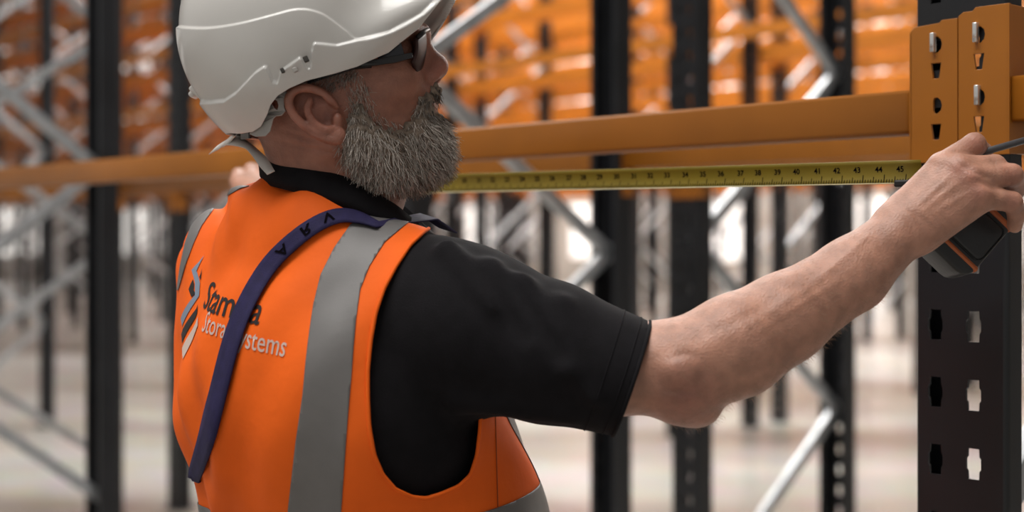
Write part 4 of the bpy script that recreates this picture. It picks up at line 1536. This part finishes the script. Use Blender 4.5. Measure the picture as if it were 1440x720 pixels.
for mi in (False, True):
    side_plate('temple_arm', [(432, 112), (470, 100), (502, 89), (535, 82), (578, 73), (579, 79), (556, 86), (538, 89), (502, 95), (470, 105), (434, 117)], 1.480, 0.003, 'frame_black', 0.16, mi)
    side_plate('side_shield', [(528, 76), (546, 58), (560, 50), (568, 78), (553, 87), (536, 87)], 1.482, 0.002, 'glass_dark', 0.18, mi)
    # lens: curved sheet
    V = []; F = []
    nu, nv = 14, 10
    for i in range(nu):
        t = i / (nu - 1)                      # 0 at nose, 1 at temple
        for j in range(nv):
            s_ = j / (nv - 1)
            yo = 0.010 + 0.046 * t
            uu = 597 - 13 * t ** 1.8
            vtop = 44 + 12 * t * t; vbot = 96 + 7 * math.sin(math.pi * min(1, t * 1.1)) - 14 * max(0, t - 0.8) / 0.2 * 0.6
            vv = vtop + (vbot - vtop) * s_
            q = P(uu + 3.0 * math.sin(math.pi * s_) - 5 * s_, vv, YH - yo)
            V.append(mir(q) if mi else q)
    for i in range(nu - 1):
        for j in range(nv - 1):
            F.append((i * nv + j, i * nv + j + 1, (i + 1) * nv + j + 1, (i + 1) * nv + j))
    o = mesh_obj('lens', V, F, 'lens_brown', gl_e); solidify(o, 0.0035, 0)
mb = MB(); mb.tube([P(588, 52, YH - 0.055), P(597, 44, YH - 0.03), P(602, 42, YH - 0.01), P(603, 44, YH), P(602, 42, YH + 0.01), P(597, 44, YH + 0.03), P(588, 52, YH + 0.055)], 0.0026, 8)
mb.build('brow_bar', 'frame_black', gl_e, True)

# ------------------------------------------------------------------ beard and hair
fbd = Field((-0.26, 1.44, CZ - 0.005), (-0.04, 1.67, CZ + 0.20), 0.0028)
for m in (lambda p: p, mir):
    fbd.cone(m(P(502, 132, YH - 0.058)), m(P(502, 190, YH - 0.056)), 0.006, 0.016, 0.01)
    fbd.cone(m(P(503, 190, YH - 0.055)), m(P(520, 225, YH - 0.042)), 0.015, 0.017, 0.02)
    fbd.cone(m(P(520, 205, YH - 0.050)), m(P(590, 205, YH - 0.014)), 0.018, 0.024, 0.02)
    fbd.cone(m(P(540, 235, YH - 0.036)), m(P(580, 226, YH - 0.012)), 0.018, 0.020, 0.02)
    fbd.cone(m(P(609, 128, YH - 0.006)), m(P(594, 146, YH - 0.026)), 0.0080, 0.0085, 0.010)
    fbd.cone(m(P(594, 146, YH - 0.026)), m(P(588, 185, YH - 0.030)), 0.0085, 0.016, 0.010)
fbd.ell(P(597, 200, YH), (0.022, 0.026, 0.032), 0.02)
fbd.ell(P(556, 242, YH), (0.024, 0.030, 0.012), 0.02)
fbd.ell(P(610, 172, YH), (0.010, 0.016, 0.010), 0.01)
DV, DF = fbd.mesh(2)
DN = normals(DV, DF)
nz_ = 0.0016 * np.sin(DV[:, 0] * 520 + 3 * np.sin(DV[:, 2] * 230)) + 0.0014 * np.sin(DV[:, 1] * 470 + DV[:, 2] * 350)
DV = DV + DN * nz_[:, None]
beard = mesh_obj('beard', DV, DF, 'beard_base', person)
beard['label'] = 'full grizzled grey beard'


def strands(V, F, N, dirfn, lenfn, colfn, rad0, seg=4, seed=3, sel=None):
    rng = np.random.default_rng(seed)
    T = tri(F)
    if sel is not None: T = T[sel[T].all(1)]
    ar = np.linalg.norm(np.cross(V[T[:, 1]] - V[T[:, 0]], V[T[:, 2]] - V[T[:, 0]]), axis=1)
    ti = rng.choice(len(T), N, p=ar / ar.sum())
    b = rng.dirichlet((1, 1, 1), N)
    root = (V[T[ti]] * b[:, :, None]).sum(1)
    nr = normals(V, F); n0 = (nr[T[ti]] * b[:, :, None]).sum(1); n0 /= np.linalg.norm(n0, axis=1)[:, None]
    d = dirfn(root, n0, rng); d /= np.linalg.norm(d, axis=1)[:, None]
    L = lenfn(root, rng)
    curl = rng.normal(0, 0.32, (N, 3)) + np.array([0, 0, -0.2])
    pts = [root - n0 * 0.001]
    cur = d.copy()
    for k in range(seg):
        pts.append(pts[-1] + cur * (L / seg)[:, None])
        cur = cur + curl * 0.35; cur /= np.linalg.norm(cur, axis=1)[:, None]
    pts = np.stack(pts, 1)                                # N, seg+1, 3
    tang = np.gradient(pts, axis=1); tang /= np.linalg.norm(tang, axis=2)[..., None] + 1e-9
    a = np.cross(tang, np.array([0.3, 0.8, 0.5])); a /= np.linalg.norm(a, axis=2)[..., None] + 1e-9
    c = np.cross(tang, a)
    rr = rad0 * np.linspace(1, 0.35, seg + 1)[None, :, None]
    ring = [pts + rr * (math.cos(2 * math.pi * k / 3) * a + math.sin(2 * math.pi * k / 3) * c) for k in range(3)]
    W = np.stack(ring, 2).reshape(-1, 3)
    base = np.arange(N)[:, None] * (seg + 1) * 3
    FF = []
    for k in range(seg):
        for j in range(3):
            FF.append(base + np.array([[k * 3 + j, k * 3 + (j + 1) % 3, (k + 1) * 3 + (j + 1) % 3, (k + 1) * 3 + j]]))
    FF = np.concatenate(FF)
    col = np.repeat(colfn(root, rng), (seg + 1) * 3, axis=0)
    return W, FF, col


def beard_dir(root, n, rng):
    u, v = proj(root)
    flow = np.stack([0.25 + 0.5 * np.clip((u - 560) / 60, -0.5, 1), -0.1 * np.sign(root[:, 1] - YH) * -1, np.full(len(u), -0.9)], 1)
    flow = np.where((v < 160)[:, None] & (u > 585)[:, None], np.array([-0.15, -0.35, -0.9]) * np.stack([np.ones_like(u), np.sign(YH - root[:, 1]), np.ones_like(u)], 1), flow)
    return n * 0.22 + flow * 0.95 + rng.normal(0, 0.20, root.shape)


def beard_len(root, rng):
    u, v = proj(root)
    L = np.interp(v, [110, 150, 190, 240, 270], [0.008, 0.013, 0.018, 0.018, 0.013])
    L = np.where((u > 585) & (v < 160), 0.010, L)
    return L * rng.uniform(0.6, 1.25, len(u))


def beard_col(root, rng):
    u, v = proj(root)
    g_ = rng.choice([0, 1, 2, 3], len(u), p=[0.32, 0.36, 0.24, 0.08])
    pal = np.array([[0.68, 0.625, 0.57], [0.43, 0.38, 0.335], [0.22, 0.17, 0.135], [0.09, 0.06, 0.045]])
    c = pal[g_] * rng.uniform(0.8, 1.2, (len(u), 1))
    dark = np.clip((u - 588) / 12, 0, 1) * np.clip((172 - v) / 12, 0, 1)
    return c * (1 - 0.62 * dark[:, None])


W, FF, cc = strands(DV, DF, 13000, beard_dir, beard_len, beard_col, 0.00044, 4, 3)
o = mesh_obj('beard_hair', W, FF, 'beard', beard); tag(o, None, None, None, 'stuff'); set_tint(o, cc)
# stubbly edge on the cheek and short hair by the ear
hu_, hv_ = proj(HV)
inner = poly_sd(hu_, hv_, [(478, 100), (505, 95), (520, 120), (528, 150), (548, 168), (575, 172), (588, 160), (598, 128), (606, 124), (610, 150), (606, 215), (560, 260), (500, 240), (488, 200), (486, 150)])
W, FF, cc = strands(HV, HF, 4200, lambda r, n, g_: n * 0.3 + np.array([0.22, 0, -0.9]) + g_.normal(0, 0.25, r.shape), lambda r, g_: g_.uniform(0.005, 0.012, len(r)),
                    beard_col, 0.00034, 3, 5, inner < 0)
o = mesh_obj('beard_edge_hair', W, FF, 'beard', beard); tag(o, None, None, None, 'stuff'); set_tint(o, cc)
short = poly_sd(hu_, hv_, [(398, 95), (500, 80), (507, 104), (485, 120), (470, 128), (440, 116), (415, 120), (395, 132), (385, 120)])
W, FF, cc = strands(HV, HF, 3200, lambda r, n, g_: n * 0.35 + np.array([-0.25, 0, -0.75]) + g_.normal(0, 0.25, r.shape), lambda r, g_: g_.uniform(0.004, 0.010, len(r)),
                    lambda r, g_: beard_col(r, g_) * 0.6, 0.0003, 3, 6, short < 0)
o = mesh_obj('hair', W, FF, 'beard', person); tag(o, None, None, None, 'stuff'); set_tint(o, cc)
o['label'] = 'short grey hair above the ear'
# fine hair on the forearm
au, av = proj(AV)
fore = (au > 930) & (au < 1250) & (AV[:, 1] < 1.45)
W, FF, cc = strands(AV, AF, 2200, lambda r, n, g_: n * 0.35 + np.array([0.75, 0, -0.25]) + g_.normal(0, 0.3, r.shape), lambda r, g_: g_.uniform(0.004, 0.010, len(r)),
                    lambda r, g_: np.tile(np.array([0.36, 0.23, 0.15]), (len(r), 1)), 0.00013, 3, 8, fore)
o = mesh_obj('arm_hair', W, FF, 'beard', person); tag(o, None, None, None, 'stuff'); set_tint(o, cc)

# ------------------------------------------------------------------ tape measure
tape = empty('tape_measure', tuple(P(1345, 310, 1.52)))
tag(tape, 'black tape measure with orange bumpers, yellow blade drawn out along the beam', 'tape measure')
Lx = np.array([0.69, 0.0, 0.724]); Wx = np.array([0.724, 0.0, -0.69]); Ny = np.array([0, 1.0, 0])
Lx = Lx * math.cos(0.2) + Ny * math.sin(0.2); Ny = np.cross(Wx, Lx); Ny = Ny if Ny[1] > 0 else -Ny
RT = np.stack([Lx, Ny, Wx], 1)
ct = P(1340, 312, 1.522)


def rbox(lo, hi, r_, seg=5):
    bm = bmesh.new(); bmesh.ops.create_cube(bm, size=1.0)
    lo = np.array(lo); hi = np.array(hi)
    for v in bm.verts: v.co = Vector((lo + hi) / 2 + np.array(v.co) * (hi - lo))
    es = [e for e in bm.edges if abs((e.verts[0].co - e.verts[1].co).normalized().y) > 0.9]
    bmesh.ops.bevel(bm, geom=es, offset=r_, segments=seg, affect='EDGES', profile=0.5)
    es = [e for e in bm.edges if e.is_manifold and e.calc_face_angle() > 0.8]
    bmesh.ops.bevel(bm, geom=es, offset=0.004, segments=3, affect='EDGES', profile=0.5)
    bm.verts.ensure_lookup_table()
    V = np.array([v.co[:] for v in bm.verts]); F = [tuple(v.index for v in f.verts) for f in bm.faces]; bm.free()
    return V @ RT.T + ct, F


V, F = rbox((-0.046, -0.022, -0.050), (0.044, 0.020, 0.047), 0.016)
mesh_obj('case', V, F, 'tape_black', tape, True)
for (l0, l1) in ((-0.0335, -0.0265), (0.026, 0.0345)):
    V, F = rbox((l0, -0.0235, -0.045), (l1, 0.0215, 0.0485), 0.003, 2)
    mesh_obj('bumper', V, F, 'tape_orange', tape, True)
V, F = rbox((-0.024, -0.0255, -0.03), (0.0235, -0.021, 0.044), 0.008, 3)
mesh_obj('face_plate', V, F, 'tape_black', tape, True)
V, F = rbox((-0.040, -0.0245, 0.036), (-0.0372, -0.021, 0.0385), 0.001, 2)
# blade
B0 = P(1296, 241, 1.567); B1 = np.array([-0.395, 2.235, CZ + 0.0735])
bd = B1 - B0; BL = np.linalg.norm(bd); bx = bd / BL
bz = np.array([0, 0, 1.0]); bz -= bx * bz.dot(bx); bz /= np.linalg.norm(bz); by = np.cross(bx, bz); by = by if by[1] < 0 else -by   # towards the camera
HWB = 0.0127
V = []; F = []
ns = 7; nl = 40
for i in range(nl + 1):
    for j in range(ns):
        s_ = -1 + 2 * j / (ns - 1)
        V.append(B0 + bx * (BL * i / nl) + bz * HWB * s_ + by * 0.0028 * s_ * s_)
for i in range(nl):
    for j in range(ns - 1):
        F.append((i * ns + j, (i + 1) * ns + j, (i + 1) * ns + j + 1, i * ns + j + 1))
bo = mesh_obj('blade', V, F, 'blade', tape); solidify(bo, 0.0004, 0)
bo['label'] = 'yellow steel blade with black inch marks'
mb = MB(); mb.tube([B0 - bz * HWB * 1.0 + by * 0.0032, B0 - bz * HWB * 1.0 + by * 0.0032 + bx * BL], 0.0007, 6)
mb.build('blade_edge_glint', 'blade_edge_glint', bo, True)  # pale tube paints the highlight along the blade's lower curl


def bl(x, s_):     # x metres from the case end, s_ -1..1 across
    return B0 + bx * x + bz * HWB * s_ + by * (0.0028 * s_ * s_ + 0.0005)


mk = MB(); x_first = 0.0175
for i in range(-3, 45 * 8):
    x = x_first + i * 0.0254 / 8
    if x > BL - 0.03: break
    ln = {0: 1.0, 4: 0.75}.get(i % 8, 0.45)
    a, b = -0.95, -0.95 + 0.75 * ln
    h_ = 0.0004
    mk.add([bl(x - h_, a), bl(x + h_, a), bl(x + h_, b), bl(x - h_, b)], [(0, 1, 2, 3)])
mk.build('inch_ticks', 'print_dark', bo)
for i in range(0, 44):
    nm = MB()
    n_ = 45 - i; x = x_first + (i + 0.25) * 0.0254
    V2, F2 = text_tris(str(n_), 0.0088, 0.0002, 1.0)
    V2 = V2 - np.array([V2[:, 0].mean(), 0])
    # the numbers read from left to right as seen from the photographer's side
    nm.add([bl(x - q[0], 0.02 + q[1] / HWB) for q in V2], F2)
    nm.build('inch_number', 'print_dark', bo)
# mouth of the case: dark lip where the blade leaves it
mb = MB(); mb.box((-0.030, -0.006, -0.017), (0.004, 0.010, -0.009), np.stack([bx * -1, by * -1, bz], 1), B0, 0.002)
mb.build('blade_mouth', 'tape_black', tape)
mb = MB(); mb.box((-0.002, -0.003, -0.02), (0.002, 0.004, 0.016), np.stack([bx, by, bz], 1), B1, 0.0008)
mb.build('end_hook', 'zinc', bo)
# ------------------------------------------------------------------ pen between the fingers
pen = empty('pen', tuple(P(1395, 211, 1.50)))
tag(pen, 'dark grey pen held between the index and middle fingers', 'pen')
pa_, pb_ = P(1376, 216, 1.500), P(1470, 189, 1.515)
mb = MB(); mb.tube([pa_, pa_ + (pb_ - pa_) * 0.05, pa_ + (pb_ - pa_) * 0.12, pb_], [0.0016, 0.0032, 0.0037, 0.0037], 12); mb.build('barrel', 'pen', pen, True)
mb = MB(); mb.tube([pb_, pb_ + (pb_ - pa_) * 0.25], [0.0042, 0.0040], 12); mb.build('cap', 'pen', pen, True)
